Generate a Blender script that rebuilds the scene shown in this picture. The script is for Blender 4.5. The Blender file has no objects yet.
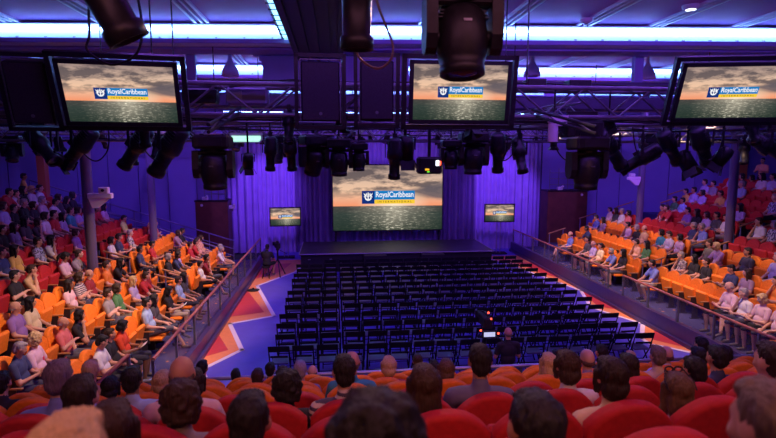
import bpy, bmesh, math, random
from math import sin, cos, pi, radians as R
from mathutils import Vector, Matrix, noise
random.seed(7)
SC = bpy.context.scene
COL = SC.collection
# ------------------------------------------------------------------ camera
cd = bpy.data.cameras.new('camera'); cam = bpy.data.objects.new('camera', cd); COL.objects.link(cam)
cd.sensor_width = 36; cd.lens = 520 / 776 * 36; cd.clip_start = .05; cd.clip_end = 200
cam.location = (0, 0, 4.9); cam.rotation_euler = (pi/2 - math.atan(64/520), 0, -R(5.85))
cd.dof.use_dof = True; cd.dof.focus_distance = 13; cd.dof.aperture_fstop = 2.4
SC.camera = cam
# ------------------------------------------------------------------ world, exposure
w = bpy.data.worlds.new('world'); SC.world = w; w.use_nodes = True
w.node_tree.nodes['Background'].inputs[0].default_value = (.10, .05, .32, 1)
w.node_tree.nodes['Background'].inputs[1].default_value = .10
SC.view_settings.view_transform = 'Standard'; SC.view_settings.look = 'None'
SC.view_settings.gamma = 1; SC.view_settings.use_curve_mapping = False
SC.view_settings.exposure = 0.0
SC.cycles.use_denoising = True
SC.cycles.max_bounces = 5; SC.cycles.diffuse_bounces = 3; SC.cycles.glossy_bounces = 2
SC.cycles.transparent_max_bounces = 8; SC.cycles.sample_clamp_indirect = 4
SC.cycles.caustics_reflective = False; SC.cycles.caustics_refractive = False
# ------------------------------------------------------------------ lights
def look(o, tgt):
    o.rotation_euler = (Vector(tgt) - o.location).to_track_quat('-Z', 'Y').to_euler()
def area(name, loc, tgt, sx, sy, col, pw):
    l = bpy.data.lights.new(name, 'AREA'); l.shape = 'RECTANGLE'; l.size = sx; l.size_y = sy
    l.color = col; l.energy = pw
    o = bpy.data.objects.new(name, l); o.location = loc; look(o, tgt); COL.objects.link(o); return o
def spot(name, loc, tgt, ang, col, pw, rad=.06, blend=.6):
    l = bpy.data.lights.new(name, 'SPOT'); l.spot_size = R(ang); l.spot_blend = blend
    l.color = col; l.energy = pw; l.shadow_soft_size = rad
    o = bpy.data.objects.new(name, l); o.location = loc; look(o, tgt); COL.objects.link(o); return o
VIO = (.30, .10, 1.0); BLU = (.12, .12, 1.0); WARM = (1.0, .62, .40); PINK = (1.0, .30, .62)
area('hidden_fill_light', (2.85, 15.2, 7.45), (2.85, 17.5, 1), 14, .4, VIO, 300)  # these three are added violet fills hidden at the ceiling, no fixtures there
area('hidden_fill_light', (2.85, 17.3, 7.1), (2.85, 24, 1.5), 14, .4, VIO, 420)
area('hidden_fill_light', (2.85, 8.4, 7.3), (2.85, 10.0, 0), 12, .5, VIO, 200)
area('hidden_fill_light', (1.0, 1.2, 7.2), (.8, 3.4, 2.2), 8, .6, (1.0, .34, .55), 70)  # added out-of-view pink fill for the tops of the rear seats
for x, tx, pw, an in ((-2.4, -3.3, 1500, 40), (7.6, 8.6, 1500, 42), (2.6, 2.6, 250, 60), (5.2, 5.7, 350, 30)):
    spot('curtain_wash', (x, 21.2, 6.5), (tx, 26.4, 2.9), an, (.26, .08, 1.0), pw)
for x, y in ((-7.4, 17.5), (13.2, 17.5)):
    spot('wall_wash', (x, y, 6.6), (x*1.06, 24, 3.0), 95, (.30, .11, 1.0), 420)
# warm profile lights over the audience banks
for tx, ty, pw in ((-5.0, 10.6, 900), (-5.0, 14.0, 900), (-4.8, 18.6, 1000)):
    spot('audience_key', (-2.3, ty - 1.0, 6.25), (tx, ty, .9), 66, WARM, pw*1.25)
for tx, ty, pw in ((10.6, 12.0, 1000), (10.6, 15.5, 1000), (10.6, 20.0, 1100)):
    spot('audience_key', (7.9, ty - 1.0, 6.25), (tx, ty, .9), 66, WARM, pw*1.25)
for tx, ty, x in ((-8.8, 16.5, -3.4), (14.6, 18.2, 9.2)):
    spot('audience_pink', (x, ty - 2.0, 6.3), (tx, ty, 2.2), 70, PINK, 150)
for x in (-1.5, 2.2, 5.5): spot('rear_house_light', (x, -2.2, 7.3), (x*1.05 + .2, 3.6, 2.3), 62, (1.0, .36, .20), 210, .25)
area('hidden_fill_light', (2.85, 4.6, 7.55), (2.85, 11.5, 5.9), 10, .4, (.30, .09, 1.0), 170)  # unseen violet fill added to brighten the fronts of the rig
spot('rear_key', (1.2, 7.4, 6.9), (1.0, 4.0, 2.8), 110, (1.0, .50, .32), 260)
spot('floor_graphic_light', (1.6, 13.5, 6.2), (-2.9, 17.0, 0), 60, WARM, 420)
spot('floor_graphic_light', (4.4, 13.5, 6.2), (8.7, 17.0, 0), 60, WARM, 420)

# ------------------------------------------------------------------ materials
MATS = {}
def mat(name, col, rough=.6, metal=0., emit=None, es=1., noise=0., nscale=8., bump=0., spec=.5, alpha=1.):
    if name in MATS: return MATS[name]
    m = bpy.data.materials.new(name); m.use_nodes = True; nt = m.node_tree; N = nt.nodes
    b = N['Principled BSDF']
    b.inputs['Base Color'].default_value = (*col, 1); b.inputs['Roughness'].default_value = rough
    b.inputs['Metallic'].default_value = metal; b.inputs['Specular IOR Level'].default_value = spec
    if emit: b.inputs['Emission Color'].default_value = (*emit, 1); b.inputs['Emission Strength'].default_value = es
    if noise or bump:
        tc = N.new('ShaderNodeTexCoord'); n = N.new('ShaderNodeTexNoise'); n.inputs['Scale'].default_value = nscale
        n.inputs['Detail'].default_value = 4
        nt.links.new(tc.outputs['Object'], n.inputs['Vector'])
        if noise:
            r = N.new('ShaderNodeValToRGB')
            r.color_ramp.elements[0].position = .3; r.color_ramp.elements[1].position = .7
            r.color_ramp.elements[0].color = (*[c*(1-noise) for c in col], 1)
            r.color_ramp.elements[1].color = (*[min(1, c*(1+noise)) for c in col], 1)
            nt.links.new(n.outputs['Fac'], r.inputs['Fac']); nt.links.new(r.outputs['Color'], b.inputs['Base Color'])
        if bump:
            bp = N.new('ShaderNodeBump'); bp.inputs['Strength'].default_value = bump; bp.inputs['Distance'].default_value = .02
            nt.links.new(n.outputs['Fac'], bp.inputs['Height']); nt.links.new(bp.outputs['Normal'], b.inputs['Normal'])
    if alpha < 1:
        tr = N.new('ShaderNodeBsdfTransparent'); mx = N.new('ShaderNodeMixShader'); mx.inputs[0].default_value = alpha
        nt.links.new(tr.outputs[0], mx.inputs[1]); nt.links.new(b.outputs[0], mx.inputs[2])
        nt.links.new(mx.outputs[0], N['Material Output'].inputs['Surface'])
    MATS[name] = m; return m
BLK = mat('black_metal', (.018, .016, .022), .45, .3, noise=.3, nscale=20)
BLKM = mat('matt_black', (.010, .009, .012), .75, noise=.3)
GREY = mat('grey_metal', (.20, .20, .24), .4, .6, noise=.2)
STEEL = mat('brushed_steel', (.42, .42, .46), .35, .7)
ALU = mat('aluminium_truss', (.19, .18, .23), .45, .5, noise=.2, nscale=6)
PAINT = mat('violet_painted_beam', (.30, .24, .62), .55, noise=.08, nscale=1.5)
CEIL = mat('ceiling_paint', (.52, .20, .62), .6, noise=.08, nscale=1.2)
COVE = mat('white_cove_paint', (.70, .82, .98), .5)
LED = mat('cyan_led_tube', (1, 1, 1), emit=(.24, .44, 1.0), es=18)
LEDW = mat('white_led', (1, 1, 1), emit=(.8, .85, 1.0), es=5)
LEDB = mat('blue_step_light', (.3, .4, 1), emit=(.18, .30, 1.0), es=14)
LEDR = mat('red_tally_light', (1, .1, .1), emit=(1, .08, .03), es=4)
WOODR = mat('polished_red_wood', (.33, .10, .07), .35, noise=.25, nscale=12)
WOODB = mat('brown_wood_panel', (.15, .050, .032), .5, noise=.2, nscale=3)
WOODC = mat('armrest_wood', (.42, .20, .09), .4, noise=.2, nscale=20)
GLASS = mat('tinted_glass', (.12, .10, .20), .08, alpha=.15)
WHITE = mat('white_plastic', (.75, .75, .78), .4)
CARPET = mat('dark_blue_carpet', (.05, .05, .16), .9, noise=.5, nscale=30, bump=.3)
STAGEM = mat('stage_deck', (.035, .030, .042), .4, noise=.35, nscale=2)
RED = mat('red_upholstery', (.48, .014, .018), .75, noise=.12, nscale=25, bump=.15)
ORG = mat('orange_upholstery', (.93, .23, .012), .75, noise=.10, nscale=25, bump=.15)
PAPER = mat('white_paper', (.85, .83, .82), .6)
REDP = mat('red_booklet_cover', (.75, .03, .04), .5)
FABB = mat('black_seat_shell', (.03, .022, .03), .6)

def carpet_speck():
    m = bpy.data.materials.new('speckled_blue_carpet'); m.use_nodes = True; nt = m.node_tree; N = nt.nodes; b = N['Principled BSDF']
    tc = N.new('ShaderNodeTexCoord'); v = N.new('ShaderNodeTexVoronoi'); v.inputs['Scale'].default_value = 3.2
    r = N.new('ShaderNodeValToRGB'); r.color_ramp.elements[0].color = (.75, .30, .08, 1); r.color_ramp.elements[1].color = (.05, .05, .17, 1)
    r.color_ramp.elements[0].position = .10; r.color_ramp.elements[1].position = .16
    nt.links.new(tc.outputs['Object'], v.inputs['Vector']); nt.links.new(v.outputs['Distance'], r.inputs['Fac'])
    nt.links.new(r.outputs['Color'], b.inputs['Base Color']); b.inputs['Roughness'].default_value = .9
    return m
SPECK = carpet_speck()

def attr_mat(name, attr, rough, hairlike=False, pattern=False):
    m = bpy.data.materials.new(name); m.use_nodes = True; nt = m.node_tree; N = nt.nodes; b = N['Principled BSDF']
    a = N.new('ShaderNodeAttribute'); a.attribute_type = 'OBJECT'; a.attribute_name = attr
    tc = N.new('ShaderNodeTexCoord'); out = a.outputs['Color']
    n = N.new('ShaderNodeTexNoise'); n.inputs['Detail'].default_value = 3
    mp = N.new('ShaderNodeMapping'); nt.links.new(tc.outputs['Object'], mp.inputs['Vector']); nt.links.new(mp.outputs['Vector'], n.inputs['Vector'])
    if hairlike:
        mp.inputs['Scale'].default_value = (70, 40, 8); n.inputs['Scale'].default_value = 2.2
    else: n.inputs['Scale'].default_value = 14
    mr = N.new('ShaderNodeMapRange'); mr.inputs['To Min'].default_value = .55 if hairlike else .82; mr.inputs['To Max'].default_value = 1.5 if hairlike else 1.12
    nt.links.new(n.outputs['Fac'], mr.inputs['Value'])
    vm = N.new('ShaderNodeVectorMath'); vm.operation = 'SCALE'
    nt.links.new(out, vm.inputs[0]); nt.links.new(mr.outputs['Result'], vm.inputs['Scale']); out = vm.outputs['Vector']
    if pattern:
        ap = N.new('ShaderNodeAttribute'); ap.attribute_type = 'OBJECT'; ap.attribute_name = 'stripe'
        wv = N.new('ShaderNodeTexWave'); wv.bands_direction = 'Z'; wv.inputs['Scale'].default_value = 7
        nt.links.new(tc.outputs['Object'], wv.inputs['Vector'])
        gt = N.new('ShaderNodeMath'); gt.operation = 'GREATER_THAN'; gt.inputs[1].default_value = .5; nt.links.new(wv.outputs['Fac'], gt.inputs[0])
        ml = N.new('ShaderNodeMath'); ml.operation = 'MULTIPLY'; nt.links.new(gt.outputs[0], ml.inputs[0]); nt.links.new(ap.outputs['Fac'], ml.inputs[1])
        af = N.new('ShaderNodeAttribute'); af.attribute_type = 'OBJECT'; af.attribute_name = 'mottle'
        vo = N.new('ShaderNodeTexNoise'); vo.inputs['Scale'].default_value = 22; nt.links.new(tc.outputs['Object'], vo.inputs['Vector'])
        g2 = N.new('ShaderNodeMath'); g2.operation = 'GREATER_THAN'; g2.inputs[1].default_value = .53; nt.links.new(vo.outputs['Fac'], g2.inputs[0])
        m2 = N.new('ShaderNodeMath'); m2.operation = 'MULTIPLY'; nt.links.new(g2.outputs[0], m2.inputs[0]); nt.links.new(af.outputs['Fac'], m2.inputs[1])
        ad = N.new('ShaderNodeMath'); ad.operation = 'ADD'; ad.use_clamp = True; nt.links.new(ml.outputs[0], ad.inputs[0]); nt.links.new(m2.outputs[0], ad.inputs[1])
        mx = N.new('ShaderNodeMix'); mx.data_type = 'RGBA'; nt.links.new(ad.outputs[0], mx.inputs[0]); nt.links.new(out, mx.inputs[6])
        mx.inputs[7].default_value = (.06, .05, .10, 1); out = mx.outputs[2]
    nt.links.new(out, b.inputs['Base Color']); b.inputs['Roughness'].default_value = rough
    if hairlike:
        bp = N.new('ShaderNodeBump'); bp.inputs['Strength'].default_value = .8; bp.inputs['Distance'].default_value = .01
        nt.links.new(n.outputs['Fac'], bp.inputs['Height']); nt.links.new(bp.outputs['Normal'], b.inputs['Normal'])
    MATS[name] = m; return m
SKIN = attr_mat('skin', 'skin_tint', .5); TOP = attr_mat('shirt_cloth', 'top_tint', .8, pattern=True)
TROU = attr_mat('trouser_cloth', 'trouser_tint', .85); HAIR = attr_mat('hair', 'hair_tint', .62, hairlike=True)
EYE = mat('eye_dark', (.03, .02, .02), .3); LIP = mat('lips', (.35, .12, .10), .5); SHOE = mat('shoe_leather', (.10, .08, .08), .5)

# ------------------------------------------------------------------ mesh builder
class MB:
    def __init__(s): s.v = []; s.f = []; s.m = []; s.sm = []
    def add(s, vs, fs, mi=0, smooth=False):
        o = len(s.v); s.v += [tuple(v) for v in vs]
        for f in fs: s.f.append([i + o for i in f]); s.m.append(mi); s.sm.append(smooth)
    def box(s, c, d, mi=0, M=None, bev=0.):
        x, y, z = d[0]/2, d[1]/2, d[2]/2
        if bev:
            e = bev; vs = []
            # chamfered box: 24 vertices
            for sx in (-1, 1):
                for sy in (-1, 1):
                    for sz in (-1, 1):
                        vs += [(sx*x, sy*(y-e), sz*(z-e)), (sx*(x-e), sy*y, sz*(z-e)), (sx*(x-e), sy*(y-e), sz*z)]
            bm = bmesh.new()
            for v in vs: bm.verts.new(v)
            bmesh.ops.convex_hull(bm, input=bm.verts); bmesh.ops.recalc_face_normals(bm, faces=bm.faces)
            bm.verts.ensure_lookup_table(); bm.verts.index_update()
            fs = [[v.index for v in f.verts] for f in bm.faces]; vs = [v.co.copy() for v in bm.verts]; bm.free()
        else:
            vs = [(-x,-y,-z),(x,-y,-z),(x,y,-z),(-x,y,-z),(-x,-y,z),(x,-y,z),(x,y,z),(-x,y,z)]
            fs = [(0,3,2,1),(4,5,6,7),(0,1,5,4),(1,2,6,5),(2,3,7,6),(3,0,4,7)]
        vs = [(M @ Vector(v) if M else Vector(v)) + Vector(c) for v in vs]
        s.add(vs, fs, mi)
    def tube(s, pts, r, n=6, mi=0, cap=True, smooth=True):
        pts = [Vector(p) for p in pts]; rs = r if isinstance(r, (list, tuple)) else [r]*len(pts)
        vs = []; fs = []; up = None
        for i, p in enumerate(pts):
            t = (pts[min(i+1, len(pts)-1)] - pts[max(i-1, 0)]).normalized()
            if up is None: up = Vector((0, 0, 1)) if abs(t.z) < .9 else Vector((1, 0, 0))
            a = t.cross(up).normalized(); b = a.cross(t).normalized(); up = b
            for k in range(n): an = 2*pi*(k+.5)/n; vs.append(p + (a*cos(an) + b*sin(an))*rs[i])
        for i in range(len(pts)-1):
            for k in range(n):
                k2 = (k+1) % n; fs.append((i*n+k, (i+1)*n+k, (i+1)*n+k2, i*n+k2))
        s.add(vs, fs, mi, smooth)
        if cap: s.add(vs[:n], [tuple(range(n))], mi); s.add(vs[-n:], [tuple(reversed(range(n)))], mi)
    def lathe(s, prof, n=20, mi=0, M=None, smooth=True):      # prof: (r, z) revolved about Z
        vs = []; fs = []
        for r, z in prof:
            for k in range(n): vs.append(Vector((r*cos(2*pi*k/n), r*sin(2*pi*k/n), z)))
        for i in range(len(prof)-1):
            for k in range(n): k2 = (k+1) % n; fs.append((i*n+k, i*n+k2, (i+1)*n+k2, (i+1)*n+k))
        if M: vs = [M @ v for v in vs]
        s.add(vs, fs, mi, smooth)
        s.add(vs[:n], [tuple(reversed(range(n)))], mi); s.add(vs[-n:], [tuple(range(n))], mi)
    def prism(s, poly, h, mi=0, M=None, z=0):                 # poly in XY extruded along +Z
        n = len(poly); vs = [Vector((p[0], p[1], z)) for p in poly] + [Vector((p[0], p[1], z+h)) for p in poly]
        fs = [tuple(reversed(range(n))), tuple(range(n, 2*n))] + [(i, (i+1) % n, n+(i+1) % n, n+i) for i in range(n)]
        if M: vs = [M @ v for v in vs]
        s.add(vs, fs, mi)
    def mesh(s, name, mats):
        me = bpy.data.meshes.new(name); me.from_pydata(s.v, [], s.f)
        for m in (mats if isinstance(mats, (list, tuple)) else [mats]): me.materials.append(m)
        me.polygons.foreach_set('material_index', s.m); me.polygons.foreach_set('use_smooth', s.sm)
        me.update(); return me
    def build(s, name, mats, parent=None, loc=None, rot=None):
        return link(name, s.mesh(name, mats), parent, loc, rot)
def link(name, me, parent=None, loc=None, rot=None):
    o = bpy.data.objects.new(name, me); COL.objects.link(o)
    if parent: o.parent = parent
    if loc: o.location = loc
    if rot: o.rotation_euler = rot
    return o
def tag(o, label, cat, group=None):
    o['label'] = label; o['category'] = cat
    if group: o['group'] = group
    return o
def struct(o): o['kind'] = 'structure'; return o
def empty(name, loc=(0,0,0), rz=0):
    o = bpy.data.objects.new(name, None); COL.objects.link(o); o.location = loc; o.rotation_euler = (0, 0, rz); o.empty_display_size = .1; return o
def kids(o): return [c for c in ALLKIDS.get(o.name, [])]
ALLKIDS = {}
def copy_tree(o, parent=None):
    c = o.copy(); COL.objects.link(c)
    for k in ('label', 'group'):
        if k in c and parent is None: del c[k]
    if parent: c.parent = parent
    for ch in o.children: copy_tree(ch, c)
    return c
ORD = 'first second third fourth fifth sixth seventh eighth ninth tenth eleventh twelfth thirteenth fourteenth fifteenth sixteenth seventeenth eighteenth nineteenth twentieth'.split()
ORD += ['twenty-' + k for k in ORD[:9]] + ['thirtieth'] + ['thirty-' + k for k in ORD[:9]]
# ================================================================== THE ROOM
RX0, RX1 = -3.3, 8.98                                   # edges of the rink floor
ICE = mat('blue_floor_covering', (.13, .10, .60), .38, noise=.06, nscale=3)
FW = mat('white_floor_line', (.80, .70, .85), .5); FO = mat('orange_floor_graphic', (.80, .27, .09), .5, noise=.05)
FR = mat('red_floor_graphic', (.55, .045, .05), .5, noise=.05)
b = MB(); b.box((2.84, 16.5, -.1), (RX1 - RX0 + .4, 22, .2), 0)
def flat(poly, mi, z): b.add([(x, y, z) for x, y in poly], [tuple(range(len(poly)))], mi)
Lz = [(-1.2, 24.4), (-1.71, 21.79), (-2.96, 19.55), (-1.9, 15.74), (-3.1, 15.1), (-2.39, 12.97), (-3.1, 11.81), (-2.0, 9.2), (-3.0, 8.8)]
Rz = [(7.0, 24.4), (7.75, 22.4), (8.6, 18.9), (8.85, 17.61), (8.2, 15.6), (8.9, 13.86), (8.15, 12.7), (8.15, 12.3), (8.85, 11.6), (7.9, 9.2), (8.8, 8.8)]
for Z, xe, sg in ((Lz, RX0, 1), (Rz, RX1, -1)):
    for (x0, y0), (x1, y1) in zip(Z, Z[1:]):
        flat([(xe, y0), (xe, y1), (x1, y1), (x0, y0)] if sg > 0 else [(xe, y1), (xe, y0), (x0, y0), (x1, y1)], 2, .003)
        d = Vector((x1-x0, y1-y0)).normalized()*.06; n = Vector((-d.y, d.x))
        flat([(x0-d.x+n.x, y0-d.y+n.y), (x0-d.x-n.x, y0-d.y-n.y), (x1+d.x-n.x, y1+d.y-n.y), (x1+d.x+n.x, y1+d.y+n.y)], 1, .008)
for t in ([(-3.28, 19.1), (-3.28, 15.75), (-2.25, 16.15)], [(-3.28, 14.33), (-3.28, 12.54), (-2.73, 13.0)], [(-3.28, 23.4), (-3.28, 20.6), (-2.3, 21.9), (-2.0, 23.6)],
          [(8.96, 22.6), (8.2, 22.9), (8.55, 20.4), (8.96, 19.4)], [(8.96, 18.6), (8.96, 15.2), (8.5, 15.7)], [(8.96, 13.4), (8.96, 11.9), (8.4, 12.6)]):
    flat(t, 3, .006)
b.m = b.m; struct(b.build('floor', [ICE, FW, FO, FR]))

RISE = {'L': [.20 + v for v in (0, .31, .61, .92, 1.24, 1.64, 2.0, 2.34, 2.66)], 'R': [.36 + .31*k for k in range(9)]}
BX = {'L': -4.55, 'R': 10.05}
# stepped banks: each step runs the full depth of the hall
b = MB()
for k in range(10):
    z = RISE['L'][k] if k < 9 else 2.98
    x1 = RX0 - .02 if k == 0 else -4.55 + .32 - .85*k + .35
    x0 = -4.55 + .67 - .85*(k+1) if k < 9 else -15
    b.box(((x0+x1)/2, 15, z/2 - .1), (abs(x1-x0), 17.4, z + .2), 0)
struct(b.build('floor', [SPECK]))
b = MB()
for k in range(10):
    z = RISE['R'][k] if k < 9 else 3.1
    x0 = RX1 + .02 if k == 0 else 10.05 - .67 + .85*k
    x1 = 10.05 - .67 + .85*(k+1) if k < 9 else 21
    b.box(((x0+x1)/2, 16, z/2 - .1), (abs(x1-x0), 17.6, z + .2), 0)
struct(b.build('floor', [SPECK]))
b = MB()
for k in range(11):                                      # rear block, row k at Y = .95 + .85 k
    Y = 7.75 - .85*k; z = .48 + .3315*k
    y0 = Y - .42 if k < 10 else -4; y1 = 8.7 if k == 0 else Y + .43
    b.box((2.6, (y0+y1)/2, z/2 - .1), (24 if k > 2 else 13.2, y1-y0, z + .2), 0)
struct(b.build('floor', [SPECK]))
# kerb walls of the rink
KERB = mat('dark_violet_kerb', (.055, .035, .13), .35, noise=.1)
b = MB(); b.box((RX0 - .05, 17, .2), (.14, 17.2, .42), 0); b.box((RX0 + .06, 17, .05), (.08, 17.2, .1), 0)
struct(b.build('trim_1', [KERB]))
b = MB(); b.box((RX1 + .05, 17, .24), (.14, 17.2, .5), 0); b.box((RX1 - .06, 17, .05), (.08, 17.2, .1), 0)
struct(b.build('trim_2', [KERB]))
b = MB(); b.box((2.84, 8.72, .3), (12.4, .12, .62), 0); struct(b.build('trim_3', [KERB]))
# walls
WALL = mat('blue_wall_panel', (.20, .16, .50), .5, noise=.06, nscale=1.0)
def panel_wall(name, pts, z0, z1, step=1.15):
    b = MB()
    for (x0, y0), (x1, y1) in zip(pts, pts[1:]):
        L = math.hypot(x1-x0, y1-y0); n = max(1, round(L/step)); a = math.atan2(y1-y0, x1-x0)
        M = Matrix.Rotation(a, 3, 'Z'); nx, ny = -sin(a), cos(a)
        b.box(((x0+x1)/2 + nx*.1, (y0+y1)/2 + ny*.1, (z0+z1)/2), (L + .1, .1, z1-z0), 1, M)
        for i in range(n):
            t = (i+.5)/n; b.box((x0+(x1-x0)*t, y0+(y1-y0)*t, (z0+z1)/2), (L/n - .03, .1, z1-z0), 0, M)
    return struct(b.build(name, [WALL, mat('panel_joint', (.03, .03, .10), .6)]))
panel_wall('wall_left', [(-15, 20.6), (-11.9, 23.0), (-4.9, 23.9)], -.2, 7.8)
panel_wall('wall_right', [(10.4, 25.4), (12.0, 24.9), (14.5, 23.3), (16.6, 22.6), (21, 22.4)], -.2, 7.8)
b = MB(); b.box((3, 27.2, 3.8), (40, .2, 8)); struct(b.build('wall_back', [mat('dark_back_wall', (.05, .04, .12), .8)]))
b = MB(); b.box((-15.1, 8, 3.8), (.2, 40, 8.2)); struct(b.build('wall_left', [WALL]))
b = MB(); b.box((21.1, 8, 3.8), (.2, 40, 8.2)); struct(b.build('wall_right', [WALL]))
b = MB(); b.box((3, -4, 3.8), (40, .2, 8.2)); struct(b.build('wall_rear', [mat('dark_rear_wall', (.10, .05, .09), .8)]))
b = MB(); b.box((3, 12, 7.8), (38, 34, .2)); struct(b.build('ceiling', [CEIL]))
# ceiling profile rails (pairs running along the hall)
b = MB()
for x in (-8.6, -6.65, -4.75, -2.73, 1.96, 3.66, 5.36, 6.94, 8.75, 10.6, 12.5):
    for dx, wd in ((-.13, .05), (0, .035), (.12, .05)): b.box((x+dx, 14, 7.67), (wd, 25, .05), 0)
struct(b.build('trim_4', [mat('pale_ceiling_rail', (.80, .84, .98), .35)]))
# lit coves on transverse beams
def shear(b, sl, dz=0.):                                 # the beams run slightly askew to the hall
    b.v = [(x, y + sl*(x - 2.85), z + dz) for x, y, z in b.v]
def cove(Y, n, sl, x0=-14.8, x1=20.8, dz=0.):
    b = MB(); cx = (x0+x1)/2; L = x1-x0
    b.box((cx, Y + .32, 7.46), (L, .06, .44), 0)               # lit face
    b.box((cx, Y + .16, 7.645), (L, .28, .025), 0)  # shade board added to keep the tube's light off the ceiling
    b.box((cx, Y + .12, 7.26), (L, .36, .05), 0)               # ledge
    b.box((cx, Y - .07, 7.28), (L, .03, .09), 1)               # lip
    b.box((cx, Y + .62, 7.42), (L, .60, .40), 1)
    b.box((cx, Y + .62, 7.20), (L, .62, .03), 1)
    b.box((cx, Y + 1.0, 7.45), (L, .06, .34), 0)
    xs = [x0 + .3 + .6*i for i in range(int(L/.6))]
    for x in xs: b.tube([(x, Y + .27, 7.42), (x, Y + .2, 7.40)], .014, 6, 1)
    shear(b, sl, dz); o = struct(b.build('trim_%d' % (n), [COVE, PAINT]))
    t = MB(); t.box((cx, Y + .22, 7.575), (L - .2, .05, .05), 0); t.box((cx, Y + .95, 7.60), (L - .2, .03, .02), 0)
    shear(t, sl, dz); l = t.build('cove_light_tube', [LED], o)
    return o
for i, (Y, sl, dz) in enumerate(((11.28, -.075, 0), (16.45, -.05, 0), (21.3, -.05, 0), (25.3, 0, -.62))): cove(Y, (5, 6, 7, 11)[i], sl, dz=dz, x0=-14.8 if i < 3 else -6, x1=20.8 if i < 3 else 11)
# drop fascias and posts under the first beam
b = MB(); prof = []
for x0, x1, rl in ((-1.62, 1.75, 1), (-15, -6.9, 0), (9.6, 11.3, 0)):
    b.box(((x0+x1)/2, 12.55, 6.85), (x1-x0, .12, .84), 0)
for k in range(8):
    q = .32*abs((k+.5)/4 - 1)**3; b.box((-1.62 - q/2, 12.55, 6.43 + .84 - .84*(k+.5)/8), (q, .12, .106), 0)
for x in (-3.26, -6.14, 7.16, 12.4): b.box((x, 12.55, 6.85), (.2, .14, .9), 0)
b.box((3, 12.55, 6.50), (34, .16, .20), 1)
shear(b, -.075); b.v = [(x, y - .25, z) for x, y, z in b.v]
struct(b.build('trim_8', [PAINT, mat('dark_violet_rail', (.07, .045, .16), .5)]))
b = MB()
for x in (-10.5, -6.14, 2.6, 7.16, 12.4): b.box((x, 17.1, 6.9), (.3, .2, .7), 0)
b.box((3, 17.1, 6.62), (34, .14, .10), 1)
b.box((3, 22.1, 6.75), (34, .14, .16), 1)
struct(b.build('trim_9', [PAINT, mat('dark_violet_rail', (.07, .045, .16), .5)]))

# structural columns standing in the audience banks
for x, y, lab, zb in ((-6.62, 14.73, 'slim grey column standing among the near rows of the left bank', .7), (-6.75, 20.0, 'slim grey column farther back in the left bank near the stair rail', .7),
                      (12.65, 15.4, 'slim grey column standing among the near rows of the right bank', 1.1), (12.65, 20.4, 'slim grey column farther back in the right bank near the blue wall', 1.1)):
    b = MB(); b.tube([(0, 0, 0), (0, 0, 7.7-zb)], .135, 20); o = b.build('support_column', [mat('column_paint', (.13, .10, .20), .4)], loc=(x, y, zb))
    b = MB(); b.tube([(0, 0, 0), (0, 0, .12)], .19, 20); b.build('base_collar', [BLK], o)
    tag(o, lab, 'column', 'round support columns')

# ------------------------------------------------------------------ curtains and stage
def curtain_mat(name, c, spark=False):
    m = mat(name, c, .65, noise=.08, nscale=2)
    if spark:
        nt = m.node_tree; N = nt.nodes; bs = N['Principled BSDF']
        tc = N.new('ShaderNodeTexCoord'); v = N.new('ShaderNodeTexVoronoi'); v.inputs['Scale'].default_value = 3.4
        r = N.new('ShaderNodeValToRGB'); r.color_ramp.elements[0].color = (1, .5, .6, 1); r.color_ramp.elements[1].color = (0, 0, 0, 1)
        r.color_ramp.elements[0].position = .03; r.color_ramp.elements[1].position = .05
        nt.links.new(tc.outputs['Object'], v.inputs['Vector']); nt.links.new(v.outputs['Distance'], r.inputs['Fac'])
        nt.links.new(r.outputs['Color'], bs.inputs['Emission Color']); bs.inputs['Emission Strength'].default_value = .6   # sewn-in fairy lights
    return m
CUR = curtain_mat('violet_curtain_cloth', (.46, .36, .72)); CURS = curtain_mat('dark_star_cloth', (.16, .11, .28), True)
def curtain(x0, x1, y, z0, z1, m, lab, seed):
    rnd = random.Random(seed); b = MB(); n = int((x1-x0)/.035); vs = []; ph = 0; prof = []
    for i in range(n+1):
        x = x0 + (x1-x0)*i/n; ph += .035*2*pi/(.30 + .10*sin(i*.13 + seed)); prof.append((x, sin(ph), ph))
    zs = [z0 + (z1-z0)*k/10 for k in range(11)]
    for z in zs:
        t = (z-z0)/(z1-z0); A = .13 - .07*t
        for x, s, p in prof: vs.append((x + .02*cos(p), y + A*s + .03*sin(x*2.1 + z*.5), z))
    W = n+1; fs = [(k*W+i, k*W+i+1, (k+1)*W+i+1, (k+1)*W+i) for k in range(10) for i in range(n)]
    nv = len(vs); vs += [(x, yy + .012, z) for x, yy, z in vs]
    fs += [tuple(reversed([q+nv for q in f])) for f in fs]
    b.add(vs, fs, 0, True); o = b.build('stage_curtain', [m]); tag(o, lab, 'curtain', 'stage curtains'); return o
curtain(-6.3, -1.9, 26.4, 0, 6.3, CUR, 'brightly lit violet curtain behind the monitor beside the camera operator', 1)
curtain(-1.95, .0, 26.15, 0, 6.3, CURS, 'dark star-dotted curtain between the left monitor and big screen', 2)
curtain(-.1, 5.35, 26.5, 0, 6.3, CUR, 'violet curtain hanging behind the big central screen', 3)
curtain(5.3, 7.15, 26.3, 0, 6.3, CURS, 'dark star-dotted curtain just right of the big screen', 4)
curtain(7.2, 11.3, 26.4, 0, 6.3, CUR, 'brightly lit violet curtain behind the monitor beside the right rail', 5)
b = MB(); b.box((2.65, 23.15, .765), (8.3, 3.1, .07), 0, bev=.01); o = b.build('stage_platform', [STAGEM])
b = MB(); b.box((2.65, 23.15, .365), (8.2, 3.0, .73), 0); b.build('skirt', [BLKM], o)
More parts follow.
